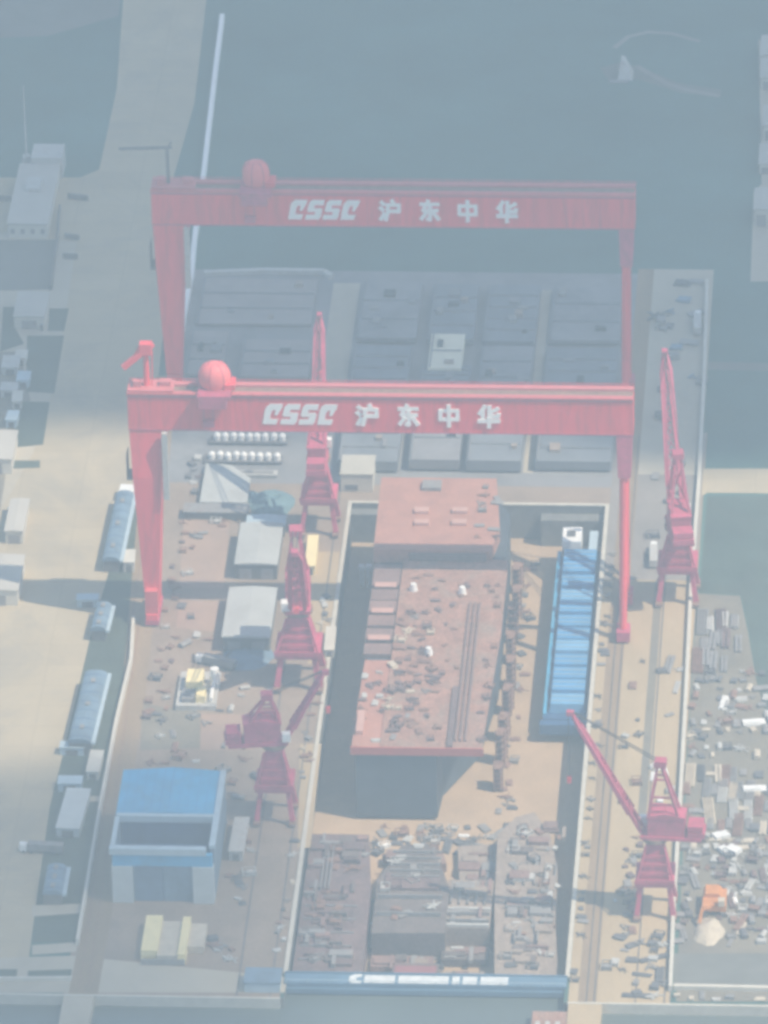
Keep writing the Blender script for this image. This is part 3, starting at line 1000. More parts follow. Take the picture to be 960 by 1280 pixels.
# ------------------------------------------------------------------ hull blocks on the dock floor
def block_ribs(parent, x0, x1, y0, y1, z, n, t=0.5, h=1.2, along='x'):
    for i in range(n):
        f = (i + 0.5) / n
        if along == 'x':
            y = y0 + (y1 - y0) * f
            MB().box(x0 + 0.3, x1 - 0.3, y - t / 2, y + t / 2, z, z + h).build("rib", STEEL, parent)
        else:
            x = x0 + (x1 - x0) * f
            MB().box(x - t / 2, x + t / 2, y0 + 0.3, y1 - 0.3, z, z + h).build("rib", STEEL, parent)


def hull_block(name_label, poly, h, material, rib_rows, group="hull blocks on the dock floor"):
    h += 2.5
    cx = sum(p[0] for p in poly) / len(poly)
    cy = sum(p[1] for p in poly) / len(poly)
    r = empty("hull_block", (cx, cy, DZ), name_label, "hull block", group)
    lp = [(x - cx, y - cy) for x, y in poly]
    MB().prism(lp, 0.4, h).build("shell", material, r)
    for (x0, x1, y0, y1, n, al, rh) in rib_rows:
        block_ribs(r, x0 - cx, x1 - cx, y0 - cy, y1 - cy, h, n, 0.45, rh, al)
    return r


r = hull_block("dark tapered hull block with a narrow far end in the middle of the dock floor",
               GP([(502, 1058), (534, 1056), (552, 1085), (562, 1112), (556, 1168), (464, 1168), (472, 1100), (488, 1080)], -4), 7.5, mat("dull_brown_block", (0.20, 0.16, 0.145), 0.8, 0.25, 0.12, (0.09, 0.085, 0.09), 0.6, 0.1, fine=0.3),
               [(17, 34, -250, -226, 6, 'x', 0.8), (14, 36, -274, -252, 2, 'x', 1.6)])
MB().box(-9, 9, -6, 1, 10.01, 11.0).build("stiffened_plate", PURPLE, r)
r = hull_block("low grey block with two pale cross bars beside the dark tapered block", [(36.8, -242), (52, -242), (52, -272), (36.8, -272)], 5.5, BLOCKG,
               [(37, 52, -271, -262, 2, 'x', 1.4), (37, 51, -258, -243, 5, 'y', 0.9)])
MB().box(-7.4, 7.4, -14.8, -13.6, 8.01, 9.0).build("cross_bar", PALE_STEEL, r)
MB().box(-7.4, 7.4, -4.6, -3.4, 8.01, 9.0).build("cross_bar", PALE_STEEL, r)
def clutter_parts(r, x0, x1, y0, y1, z, n, seed, mats, hmax=1.6):
    """bulkheads, webs and plates standing on an unfinished block"""
    rr = random.Random(seed)
    c = r.location
    for i in range(n):
        x, y = rr.uniform(x0, x1), rr.uniform(y0, y1)
        a, b_ = (rr.uniform(0.4, 1.0), rr.uniform(2.0, 5.5)) if rr.random() < 0.35 else (rr.uniform(1.5, 4.0), rr.uniform(0.5, 2.6))
        hgt = rr.uniform(0.3, hmax)
        x = min(max(x, x0 + a), x1 - a)
        y = min(max(y, y0 + b_), y1 - b_)
        MB().box(x - c.x - a, x - c.x + a, y - c.y - b_, y - c.y + b_, z - 0.3 - 0.01 * i, z + hgt + 0.013 * i).build(rr.choice(["web_plate", "bulkhead", "deck_plate"]), rr.choice(mats), r)


BROWN = mat("brown_primer")
DBROWN = mat("dull_brown_block")
clutter_parts(r, 37, 51.8, -271, -243, 8.0, 14, 5, [STEEL, BLOCKG, BROWN])
r = hull_block("long grey round-ended hull block with equipment on top against the right dock wall",
           GP([(622, 1040), (645, 1018), (668, 1012), (688, 1040), (697, 1085), (694, 1150), (698, 1222), (618, 1222), (618, 1120)], -4), 6.0, BLOCKG,
           [(57, 74, -246, -232, 5, 'y', 1.1), (56, 72, -262, -256, 2, 'x', 1.4), (57, 72, -283, -276, 2, 'y', 1.8)])
clutter_parts(r, 57, 74.5, -296, -206, 8.5, 40, 8, [BLOCKG, STEEL, BROWN, DBROWN, PALE_STEEL], 1.3)
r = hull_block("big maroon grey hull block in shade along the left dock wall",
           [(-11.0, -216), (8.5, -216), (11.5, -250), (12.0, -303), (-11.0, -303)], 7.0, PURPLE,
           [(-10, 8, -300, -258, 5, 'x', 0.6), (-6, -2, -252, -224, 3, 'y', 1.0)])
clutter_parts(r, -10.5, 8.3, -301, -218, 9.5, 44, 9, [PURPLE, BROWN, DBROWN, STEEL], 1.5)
for i, (pl, hh, mm, lb, sd) in enumerate((
        ([(13, -219), (20, -214), (33, -216), (35, -224), (22, -226)], 3.5, BROWN, "low brown section just beyond the dark tapered block on the dock floor", 21),
        ([(38, -212), (52, -210), (53, -232), (40, -236)], 3.0, BLOCKG, "low mottled section left of the long round-ended block's far end", 22),
        ([(36.5, -276), (52, -276), (52, -284), (36.5, -284)], 3.2, DBROWN, "small dark section below the pale cross bars near the dock gate", 23),
        ([(13.5, -281), (34, -281), (34, -288), (13.5, -288)], 2.4, BROWN, "low brown section between the dark tapered block and the red tank block", 24),
        ([(38, -290), (53, -290), (53, -306), (38, -306)], 2.2, BLOCKG, "low pale section nearest the gate, right of the red tank block", 25))):
    r = hull_block(lb, pl, hh - 2.5, mm, [])
    xs, ys = [p_[0] for p_ in pl], [p_[1] for p_ in pl]
    clutter_parts(r, min(xs) + 1, max(xs) - 1, min(ys) + 1, max(ys) - 1, hh, 10, sd, [BLOCKG, STEEL, BROWN, PALE_STEEL, DBROWN], 1.2)
p = G(518, 1218, -8)
tb = empty("tarpaulin_box", (p.x, p.y, DZ), "dull red rounded tank block near the dock gate", "tank block")
MB().prism([(-7.6, -8), (-6.4, -9.4), (6.4, -9.4), (7.6, -8), (7.6, 7), (6.0, 9), (-6.0, 9), (-7.6, 7)], 0.3, 4.2).build("body", PURPLE, tb)
MB().box(-6.8, 6.8, -8.4, 6.8, 4.21, 4.5).build("cover", mat("dull_red_cover", (0.30, 0.12, 0.13), 0.8, 0.1, 0.2), tb)
p = G(515, 975, -9)

# ------------------------------------------------------------------ blue assembly shed
bs = empty("assembly_shed", (-56, -243, 0), "large blue steel shed with open middle bay and white corner pillars", "shed")
x0, x1, y0, y1, H = -17.0, 16.8, -25.5, 26.0, 20.0
MB().box(x0, x0 + 1.2, y0 + 3, y1, 0, H - 0.4).box(x1 - 1.2, x1, y0 + 3, y1, 0, H - 0.4).box(x0 + 1.21, x1 - 1.21, y1 - 1.2, y1, 0, H - 0.4).build("wall", BLUE_GREY, bs)
rf = MB()
rf.prism_y([(x0 - 0.4, H - 0.39), (x1 + 0.4, H - 0.39), (x1 + 0.4, H + 0.3), ((x0 + x1) / 2, H + 1.6), (x0 - 0.4, H + 0.3)], -2.4, y1 + 0.5)
roof = rf.build("roof", BLUE_ROOF, bs)
ra = MB()
k = x0 + 2
while k < x1 - 1:
    f = 1 - abs(k - (x0 + x1) / 2) / ((x1 - x0) / 2)
    ra.box(k, k + 0.15, -2.2, y1 + 0.3, H + 0.25 + 1.3 * f, H + 0.42 + 1.3 * f)
    k += 3.0
ra.build("roof_seam", BLUE, roof)
MB().box(x0, x1, -4.2, -2.42, H - 1.6, H + 0.9).build("gutter_beam", PALE_BLUE, bs)
MB().box(x0 - 0.6, x1 - 2.4, y0 + 0.2, y0 + 2.6, H - 1.6, H + 0.8).build("front_beam", PALE_BLUE, bs)
MB().box(x1 - 1.5, x1 + 0.5, y0 + 2.7, y1, H - 0.2, H + 1.0).build("eaves_beam", PALE_BLUE, bs)
MB().box(x0 - 0.4, x0 + 1.0, y0 + 2.7, -4.3, H - 0.35, H + 0.6).build("eaves_beam", PALE_BLUE, bs)
MB().box(x0 + 0.3, x1 - 0.3, y0 + 0.6, y0 + 2.4, 14.0, H - 1.61).build("fascia", BLUE_ROOF, bs)
for s in (0, 1):
    xa = x0 if s == 0 else x1 - 7.0
    MB().box(xa, xa + 7.0, y0, y0 + 2.9, 0, 13.9).build("pillar", mat("pale_cladding", (0.52, 0.55, 0.54), 0.7, 0.08, 0.2), bs)
for s in (0, 1):
    xa = x0 + 7.1 + s * 10.0
    MB().box(xa, xa + 9.7, y0 + 1.4, y0 + 2.2, 0, 13.9).build("door", BLUE_GREY if s else mat("shed_door_blue", (0.12, 0.19, 0.28), 0.6, 0.15, 0.2), bs)
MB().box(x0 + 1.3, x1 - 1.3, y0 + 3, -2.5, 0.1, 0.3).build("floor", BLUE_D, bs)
mb = MB()
for yy in (-9, -15):
    mb.box(x0 + 1.3, x1 - 1.3, yy - 0.3, yy + 0.3, 12, 12.8)
mb.build("crane_girder", BLUE_D, bs)
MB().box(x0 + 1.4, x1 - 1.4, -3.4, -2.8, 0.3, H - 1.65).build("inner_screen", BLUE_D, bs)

# ------------------------------------------------------------------ pale roofs, platform, tank racks, boxes
def flat_shed(x0, x1, y0, y1, h, label, roofm=GREY_ROOF, wallm=BOARD, cat="shed", name="flat_roof_shed", group=None, pitch=0.5, doors=2):
    cx, cy = (x0 + x1) / 2, (y0 + y1) / 2
    r = empty(name, (cx, cy, 0), label, cat, group)
    a, b = (x1 - x0) / 2, (y1 - y0) / 2
    MB().box(-a + 0.4, a - 0.4, -b + 0.4, b - 0.4, 0, h).build("wall", wallm, r)
    MB().prism_y([(-a, h + 0.01), (a, h + 0.01), (a, h + 0.4), (0, h + 0.4 + pitch), (-a, h + 0.4)], -b, b).build("roof", roofm, r)
    for k in range(doors):
        f = (k + 0.5) / doors
        xx = -a + 2 * a * f
        MB().box(xx - a * 0.3 / max(1, doors) - 1, xx + a * 0.3 / max(1, doors) + 1, -b + 0.25, -b + 0.39, 0, h * 0.7).build("door", STEEL, r)
    return r


flat_shed(-49.6, -34.2, -50.5, -20.5, 6, "pale grey flat-roofed shed below the teal heap, farther of two beside the jib crane")
flat_shed(-50.0, -33.0, -102, -66.8, 6, "larger pale grey flat-roofed shed beside the sunlit jib crane, nearer of two")
flat_shed(-48, -33.8, -19.6, -12.0, 4.5, "narrow pale roof strip between the teal heap and the grey shed", PALE_BLUE, BOARD, doors=1)
r = empty("steel_platform", (-57, 12, 0), "low pale steel platform with sloping right corner beside the teal heap", "platform")
MB().prism([(-9, 17), (0, 16), (8, 6), (8, -12), (-9, -12)], 2.0, 3.2).build("top", GREY_ROOF, r)
MB().prism([(-8.4, 16), (0, 15), (7.4, 5), (7.4, -11.2), (-8.4, -11.2)], 0.0, 1.99).build("base", BOARD, r)
r = empty("site_cabin", (-57, -4, 0), "low dark boarded shelter in front of the pale platform", "shelter")
MB().box(-14, 9, -3.4, 2.6, 0, 3.0).build("wall", BOARD, r)
MB().box(-14.3, 9.3, -3.8, 3.0, 3.01, 3.4).build("roof", STEEL, r)

# teal tarped heap: lumpy closed body
from mathutils import noise as _ns
def heap(name, cx, cy, rx, ry, h, material, label, cat, seed, z=0.0, group=None):
    mb = MB()
    n, rr = 26, 7
    for i in range(rr + 1):
        f = i / rr
        for k in range(n):
            a = 2 * pi * k / n
            wob = 1 + 0.22 * _ns.noise(Vector((cos(a) * 1.7 + seed, sin(a) * 1.7, f)))
            x = cos(a) * rx * f * wob
            y = sin(a) * ry * f * wob
            zz = h * (1 - f ** 2.4) * (0.75 + 0.5 * _ns.noise(Vector((x * 0.25, y * 0.25, seed)))) if i < rr else 0
            mb.v.append((x, y, max(0, zz)))
    for i in range(rr):
        for k in range(n):
            k2 = (k + 1) % n
            mb.f.append((i * n + k, (i + 1) * n + k, (i + 1) * n + k2, i * n + k2))
    o = mb.build(name, material, None, (cx, cy, z))
    return tag(o, label, cat, group)


heap("tarpaulin_heap", -40.5, 3.5, 8.2, 11.0, 4.5, TEAL, "lumpy teal tarpaulin heap above the pale grey roofs", "heap", 2.0)
heap("tarpaulin_heap", -47.5, 8.0, 3.5, 6.0, 3.0, TEAL, "small teal heap between the pale platform and the bigger heap", "heap", 9.0)
heap("sand_heap", *GP([(886, 1165)])[0], 5.0, 8.5, 3.5, BEIGE, "pale beige heap below the orange machine in the right storage yard", "heap", 4.0)
heap("tarpaulin_heap", *GP([(310, 822)])[0], 9.0, 10.0, 2.2, BLUE_GREY, "dark blue grey tarpaulin heap below the larger pale grey roof", "heap", 14.0)

# white tank racks
tk = None
for row, (yy, xa) in enumerate(((50.5, -64.6), (36.0, -65.4))):
    r = empty("tank_rack", (xa + 13, yy, 0), ("dark rack carrying the farther row of white tanks" if row == 0 else "dark rack carrying the nearer row of white tanks"), "rack", "tank racks behind the front crane")
    MB().box(-15, 13.5, -2.6, 3.0, 0.9, 1.3).build("shelf", DARK, r)
    lg = MB()
    for x in range(-14, 14, 5):
        for y in (-2.2, 2.6):
            lg.box(x, x + 0.4, y, y + 0.4, 0, 0.9)
    lg.build("post", DARK, r)
    for k in range(9):
        if tk is None:
            mb = MB().tube((0, 0, 0), (0, 0, 2.0), 1.25, 1.25, 14).tube((0, 0, 2.0), (0, 0, 2.8), 1.25, 0.45, 14)
            o = mb.build("white_tank", WHITE)
            tk = o
        else:
            o = tk.copy()
            COL.objects.link(o)
        o.location = (xa + 0.8 + k * 2.95 + rnd.uniform(-0.25, 0.25), yy + rnd.uniform(-0.4, 0.4), 1.3)
        o.rotation_euler = (0, 0, rnd.uniform(0, 6))
        tag(o, "small white tank in the %s row on a dark rack" % ("farther" if row == 0 else "nearer"), "tank", "white tanks on the %s rack" % ("farther" if row == 0 else "nearer"))
r = empty("pipe_rack", (-51, 25.5, 0), "long low pale steel tray just below the white tank rows", "pipe rack")
MB().box(-8.5, 11, -1.6, 1.8, 0.5, 1.5).build("tray", PALE_STEEL, r)
MB().box(-7, 9.5, -0.7, 0.8, 1.51, 1.9).build("pipe", STEEL, r)

# white process unit with yellow top
p = G(247, 884)
r = empty("process_unit", (p.x, p.y, 0), "white equipment skid with pale yellow box and white tank in the left yard", "equipment skid")
MB().box(-7.4, 6.5, -2.5, 21, 0, 2.0).build("base", PALE_STEEL, r)
MB().box(-4.5, 1.2, 7, 16, 2.01, 6.0).build("box", CREAM, r)
MB().box(-5.4, -1, -0.5, 6.4, 2.01, 3.6).build("cabinet", STEEL, r)
MB().tube((5.0, 13, 2.01), (5.0, 13, 8.0), 1.8, 1.5, 14).build("tank", WHITE, r)
MB().tube((4.6, 0, 3.2), (4.6, 12, 3.2), 0.7, n=10).build("pipe", WHITE, r)
MB().box(-0.5, 2.6, -0.5, 6.6, 2.01, 4.4).build("motor_box", CREAM, r)
# cream containers
p = G(214, 1200)
r = empty("container_stack", (p.x, p.y, 0), "pale yellow pair of long boxes with a gap between on the yard by the quay", "container")
MB().box(-9.8, -4.4, -1, 21, 0, 4.2).build("long_box", CREAM, r)
MB().box(2.4, 5.0, -3, 20.5, 0, 4.2).build("narrow_box", CREAM, r)
MB().box(-4.39, 2.39, -2.5, 19, 0, 3.2).build("centre_box", BEIGE, r)
MB().box(5.01, 10.5, 4, 18.5, 0, 2.8).build("side_box", BEIGE, r)
MB().box(-9.6, 4.8, -3.6, -3.01, 0.2, 2.2).build("end_plate", STEEL, r)

# ------------------------------------------------------------------ block storage yard: big grey hull sections
def yard_block(x0, x1, y0, y1, h, material, label, seams=3):
    cx, cy = (x0 + x1) / 2, (y0 + y1) / 2
    r = empty("ship_section", (cx, cy, 0), label, "ship section", "grey ship sections in the block yard")
    a, b = (x1 - x0) / 2, (y1 - y0) / 2
    MB().box(-a, a, -b, b, min(1.0, h * 0.4), h).build("shell", material, r)
    mb = MB()
    for i in range(seams):
        f = (i + 1) / (seams + 1)
        mb.box(-a + 0.5, a - 0.5, -b + 2 * b * f - 0.12, -b + 2 * b * f + 0.12, h, h + 0.5)
    mb.box(-a + 0.6, -a + 1.0, -b + 0.5, b - 0.5, h, h + 0.55)
    mb.build("stiffener", HALL2 if material is HALL else HALL, r)
    for i in range(rnd.randint(2, 5)):
        fx, fy = rnd.uniform(-0.75, 0.75) * a, rnd.uniform(-0.75, 0.75) * b
        sx, sy = rnd.uniform(0.6, 2.2), rnd.uniform(0.8, 3.0)
        MB().box(fx - sx, fx + sx, fy - sy, fy + sy, h - 0.3 - 0.01 * i, h + rnd.uniform(0.5, 1.5)).build("deck_fitting", rnd.choice([STEEL, HALL2, BLOCKG, HALLD]), r)
    mb = MB()
    for sx in (-0.8, 0, 0.8):
        for sy in (-0.8, 0, 0.8):
            mb.box(sx * a - 0.8, sx * a + 0.8, sy * b - 0.8, sy * b + 0.8, 0, min(1.0, h * 0.4))
    mb.build("support", HALLD, r)
    return r


cols = [(-18.5, 3.5), (7.5, 25.0), (28.0, 47.5), (52.5, 79.5)]
rws = [(127, 171), (86, 122), (30, 80)]
wx = ["first", "second", "third", "fourth"]
rw = ["far", "middle", "near"]
for i, (xa, xb) in enumerate(cols):
    for j, (ya, yb) in enumerate(rws):
        oy = (-10 if (i == 0 and j == 0) else 0)
        if i == 1 and j == 1:
            yb -= 16
        yard_block(xa + rnd.uniform(-0.5, 0.5), xb + rnd.uniform(-0.8, 0.5), ya + rnd.uniform(-2, 1), yb + rnd.uniform(-1, 1), rnd.uniform(2.6, 3.4) + (1.8 if j == 2 else 0),
                   HALL if (i + j) % 3 else HALL2, "grey ship section, %s from the left in the %s row of the block yard" % (wx[i], rw[j]), 2 + (i + j) % 3)
for xa, xb, ya, yb, hh, lb in ((-79, -36, 140, 176, 1.5, "dull flat section at the far left corner of the block yard"),
                               (-60, -34, 98, 127, 1.9, "dull grey raised section just right of the front trolley house"),
                               (-80, -66, 100, 134, 1.5, "dull grey low section at the block yard's left edge beside the fence"),
                               (-60, -34, 66, 90, 1.8, "dull grey section directly behind the front girder's trolley")):
    yard_block(xa, xb, ya, yb, hh, mat("weathered_section_paint", (0.31, 0.275, 0.26), 0.8, 0.16, 0.06, (0.22, 0.21, 0.22), 0.5, 0.05), lb, 2)
xa = G(548, 458, 6).x
yard_block(9.6, 22.0, 101.5, 128.5, 4.2, mat("beige_section_paint", (0.78, 0.73, 0.55), 0.8, 0.1, 0.1), "pale beige ship section, the only light one in the block yard", 1)
mb = MB()
# raised pale strips between the sections
rects("block_yard_road", [(-30, -20, 62, 176), (48.2, 51.8, 30, 172)], 0.09, ROAD)

# ------------------------------------------------------------------ sheds and blue long roofs along the apron
def long_shed(a, b, wdt, h, roofm, label, group="long sheds between apron and wall"):
    """barrel-roofed shed from ground point a to b"""
    A, B = G(*a), G(*b)
    d = (B - A)
    Ln = d.length
    r = empty("long_shed", ((A.x + B.x) / 2, (A.y + B.y) / 2, 0), label, "shed", group, math.atan2(d.y, d.x) - pi / 2)
    MB().box(-wdt / 2 + 0.3, wdt / 2 - 0.3, -Ln / 2 + 0.3, Ln / 2 - 0.3, 0, h).build("wall", BOARD, r)
    P = [(-wdt / 2, h + 0.01)] + [(wdt / 2 * cos(pi - pi * k / 8), h + 0.3 + sin(pi * k / 8) * 1.5) for k in range(9)] + [(wdt / 2, h + 0.01)]
    P = [P[0]] + P[1:-1] + [P[-1]]
    MB().prism_y(P[::-1], -Ln / 2, Ln / 2).build("roof", roofm, r)
    MB().box(-wdt / 2 - 1.3, -wdt / 2 - 0.02, -Ln / 2, Ln / 2, h - 0.6, h + 0.4).build("eaves", PALE_BLUE, r)
    k = -Ln / 2 + 3
    while k < Ln / 2 - 1:
        MB().prism_y([(wdt / 2 * cos(pi - pi * q2 / 8) * 1.005, h + 0.34 + sin(pi * q2 / 8) * 1.52) for q2 in range(9)][::-1], k, k + 0.35).build("roof_rib", BLUE_D, r)
        k += 6.0
    for k in range(3):
        yy = -Ln / 2 + Ln * (k + 0.5) / 3
        MB().box(-0.7, 0.7, yy - 1.2, yy + 1.2, h + 1.7, h + 2.3).build("roof_vent", STEEL, r)
    return r


long_shed((157, 632), (139, 716), 6.2, 4.6, BLUE_GREY, "long blue grey barrel roof left of the front crane's rigid leg")
long_shed((131, 770), (123, 802), 5.4, 4.2, BLUE_GREY, "short blue grey barrel roof in the front girder's shadow by the wall")
long_shed((121, 858), (100, 945), 8.0, 5.0, BLUE_GREY, "largest blue grey barrel roof beside the pale wall")
long_shed((72, 1098), (66, 1132), 6.6, 4.2, BLUE_GREY, "nearest blue grey barrel roof beside the left apron")
def cabin(px, py, wx_, ly, h, m_, label, group="small cabins by the apron"):
    p = G(px, py)
    r = empty("cabin", (p.x, p.y, 0), label, "cabin", group, rnd.uniform(-0.06, 0.06))
    MB().box(-wx_ / 2, wx_ / 2, -ly / 2, ly / 2, 0, h).build("wall", m_, r)
    MB().box(-wx_ / 2 - 0.25, wx_ / 2 + 0.25, -ly / 2 - 0.25, ly / 2 + 0.25, h + 0.01, h + 0.35).build("roof", m_, r)
    MB().box(-wx_ / 4, wx_ / 4, -ly / 2 - 0.12, -ly / 2 - 0.01, 0.2, h * 0.75).build("door", BOARD, r)
    return r


cabin(159, 622, 4.8, 6.0, 3.4, WHITE, "white cabin at the far end of the long blue grey roof")
cabin(162, 708, 3.8, 9.0, 4.0, WALLC, "pale cabin beside the foot of the front crane's rigid leg")
cabin(119, 962, 4.2, 14.0, 3.2, WALLC, "pale narrow cabin beside the wall below the largest barrel roof")
cabin(92, 1022, 7.8, 26.0, 3.4, mat("pale_cladding", None), "pale grey long cabin with two dark marks left of the blue shed")
cabin(88, 985, 8.0, 5, 3.0, PALE_BLUE, "small pale blue canopy above the grey long cabin")
cabin(91, 941, 8.2, 4, 3.0, PALE_BLUE, "low pale canopy at the near end of the largest barrel roof")
cabin(110, 756, 7.5, 4, 3.0, PALE_BLUE, "pale canopy across the strip in the front girder's shadow")
cabin(299, 1055, 4.6, 22.0, 3.6, PALE_STEEL, "tall narrow pale box right of the large blue shed")
cabin(390, 700, 3.4, 22.0, 3.6, CREAM, "cream coloured long box right of the sunlit jib crane")
cabin(413, 808, 3.2, 16.0, 3.0, WALLC, "pale box at the dock's left edge below the cream box")
for i, (px, py, a, b, h, lb) in enumerate(((14, 462, 6, 9, 3.2, "topmost small pale hut in the dirt patch left of the planted plots"),
                                          (27, 452, 4, 6, 3.0, "small pale hut right beside the topmost one in the dirt patch"),
                                          (30, 480, 4.5, 7, 3.2, "small pale hut at the corner of the large dark plot"),
                                          (12, 492, 6, 6, 2.8, "low pale hut in the middle of the dirt patch at the left edge"),
                                          (22, 505, 3.5, 8, 3.0, "narrow pale hut by the lower planted plot's far corner"),
                                          (16, 530, 4, 7, 3.4, "nearest pale hut on the dirt patch beside the lower planted plot"))):
    cabin(px, py, a, b, h, (PALE_STEEL, WALLC, PALE_BLUE)[i % 3], lb, "small huts on the dirt patch")
p = G(448, 622)
r = empty("pump_house", (p.x - 1, p.y + 10, 0), "pale flat-roofed house at the far left corner of the dry dock", "pump house")
MB().box(-5.5, 6, -6, 8, 0, 7).build("wall", WALLC, r)
MB().box(-5.8, 6.3, -6.3, 8.3, 7.01, 7.5).build("roof", mat("pale_sand_roof", (0.47, 0.44, 0.37), 0.85, 0.1, 0.1), r)
MB().box(-4, 0.5, -6.2, -6.01, 1, 3).build("door", DARK, r)
for k, xx in enumerate((452, 461)):
    p = G(xx, 700, -3)
    r = empty("pump_unit", (p.x, p.y, DZ), "small white pump standing in the far left corner of the dock" if k == 0 else "second white pump right beside it in the dock's far left corner", "pump")
    MB().tube((0, 0, 0), (0, 0, 7.0), 0.8, 0.8, 10).build("riser", WHITE, r)
    MB().box(-1.1, 1.1, -1.1, 1.1, 7.01, 8.4).build("motor", WHITE, r)

# buildings by the left edge
r = empty("pale_building", (-148, 240, 0), "pale block building with an antenna mast by the upper left plots", "building")
MB().box(-8, 7, -30, 20, 0, 6).build("wall", WALLC, r)
MB().box(-4, 8, 20.02, 32, 0, 9).build("stair_tower", PALE_STEEL, r)
MB().box(-8.4, 7.4, -30.4, 20.0, 6.01, 6.6).build("roof", mat("pale_flat_roof", (0.47, 0.44, 0.39), 0.9, 0.1, 0.05), r)
MB().box(-4, 2, -4, 6, 6.61, 8).build("roof_house", PALE_STEEL, r)
for k in range(4):
    MB().box(-7 + k * 3.8, -5.4 + k * 3.8, -30.1, -30.01, 2, 4).build("window", STEEL, r)
MB().tube((-6.5, 27, 6), (-6.5, 27, 36), 0.45, 0.2).tube((-6.5, 27, 0), (-6.5, 27, 6.5), 2.2, 1.6).build("antenna", PALE_STEEL, r)
for i, (px, py, a, b, h, lb) in enumerate(((40, 396, 12, 20, 5, "pale low house between the two upper left planted plots"),
                                          (-4, 575, 14, 22, 6, "pale house cut by the left edge level with the girder's underside"),
                                          (22, 660, 7, 24, 5, "pale house beside a dark lorry at the left edge"),
                                          (0, 735, 16, 26, 6, "pale house at the left edge touched by the front girder's shadow"))):
    p = G(px, py)
    flat_shed(p.x - a / 2, p.x + a / 2, p.y - b / 2, p.y + b / 2, h, lb, mat("pale_flat_roof", None), WALLC, "house", "low_house", "low houses at the left edge", 0.3, 1)
p = G(18, 655)
for i, (px, py, a, lb) in enumerate(((14, 655, 0.12, "grey lorry parked beside the pale house at the left edge"), (817, 698, 0.03, "pale lorry with white cab parked on the right crane lane"),
                                    (50, 1065, 1.5, "grey lorry parked across the apron beside the grey long cabin"), (872, 408, 0.02, "pale lorry at the far end of the right lane"),
                                    (268, 832, 1.2, "grey lorry behind the white equipment skid"))):
    p = G(px, py)
    r = empty("lorry", (p.x, p.y, 0), lb, "lorry", "lorries in the yard", a)
    MB().box(-1.4, 1.4, -8, 4, 1.0, 3.6).build("cargo_body", STEEL if i in (0, 2, 4) else PALE_STEEL, r)
    cbm = MB().prism_y([(-1.25, 0.7), (1.25, 0.7), (1.25, 2.4), (1.0, 3.2), (-1.0, 3.2), (-1.25, 2.4)], 4.3, 6.8)
    cb = cbm.build("cab", WHITE, r)
    MB().box(-1.05, 1.05, 6.81, 6.9, 2.0, 2.9).build("windscreen", GLASS, cb)
    MB().box(-1.0, 1.0, -7.8, 6.6, 0.6, 0.99).build("chassis", DARK, r)
    for sx in (-1.15, 1.15):
        for yy in (-6.5, -5.0, 2.8, 5.4):
            MB().tube((sx - 0.2, yy, 0.5), (sx + 0.2, yy, 0.5), 0.5, n=12).build("wheel", DARK, r)

# white tent in the far field
p = G(780, 95)
r = empty("field_tent", (p.x, p.y, 0), "white peaked tent alone on bare soil in the far dark field", "tent")
mb = MB()
mb.v = [(-2.2, -4, 0), (3.6, -4, 0), (3.6, 5, 0), (-2.2, 5, 0), (-1.0, 1, 8.5), (0.4, 2.5, 7.5)]
mb.f = [(0, 1, 4), (1, 2, 5), (1, 5, 4), (2, 3, 5), (3, 4, 5), (3, 0, 4), (3, 2, 1, 0)]
mb.build("canopy", PALE_STEEL, r)
MB().box(-5.5, 2, -6.5, -4.2, 0, 0.4).build("groundsheet", HALL2, r)
for i, (px, py, hh) in enumerate(((953, 72, 5), (953, 100, 5), (956, 163, 6), (945, 270, 7), (951, 205, 4))):
    p = G(px + 6, py)
    flat_shed(p.x - 2.6, p.x + 3.4, p.y - 9, p.y + 9, hh, ["topmost small pale hut by the far right road", "second small pale hut by the far right road",
              "third pale hut by the far right road", "nearest and largest pale hut by the far right road", "low pale hut above the nearest one by the far right road"][i],
              mat("pale_flat_roof", None), WALLC, "hut", "roadside_hut", "huts by the far right road", 0.4, 1)

# ------------------------------------------------------------------ loose steel, boxes and gear lying about
def k_plates(seed):
    rr = random.Random(seed)
    mb = MB()
    z = 0.0
    for i in range(3):
        a, b = rr.uniform(1.4, 2.6), rr.uniform(0.7, 1.4)
        h = rr.uniform(0.25, 0.6)
        ox, oy = rr.uniform(-0.3, 0.3), rr.uniform(-0.3, 0.3)
        mb.box(-a + ox, a + ox, -b + oy, b + oy, z, z + h)
        z += h
    return mb


def k_pipes(seed):
    rr = random.Random(seed)
    mb = MB()
    n = 4
    for i in range(n):
        L = rr.uniform(3.2, 4.2)
        mb.tube((-1.0 + i * 0.66, -L, 0.32), (-1.0 + i * 0.66, L, 0.32), 0.31, n=8)
    for i in range(n - 1):
        L = rr.uniform(3.0, 4.0)
        mb.tube((-0.67 + i * 0.66, -L, 0.88), (-0.67 + i * 0.66, L, 0.88), 0.31, n=8)
    return mb


def k_frame(seed):
    mb = MB()
    for sx in (-1, 1):
        for sy in (-1, 1):
            mb.box(sx * 1.5 - 0.2, sx * 1.5 + 0.2, sy * 2.0 - 0.2, sy * 2.0 + 0.2, 0, 2.2)
    for z in (0.3, 2.2):
        for sy in (-1, 1):
            mb.box(-1.7, 1.7, sy * 2.0 - 0.15, sy * 2.0 + 0.15, z, z + 0.3)
        for sx in (-1, 1):
            mb.box(sx * 1.5 - 0.15, sx * 1.5 + 0.15, -1.84, 1.84, z, z + 0.3)
    mb.box(-1.3, 1.1, -1.6, 0.6, 0.61, 1.5)
    return mb


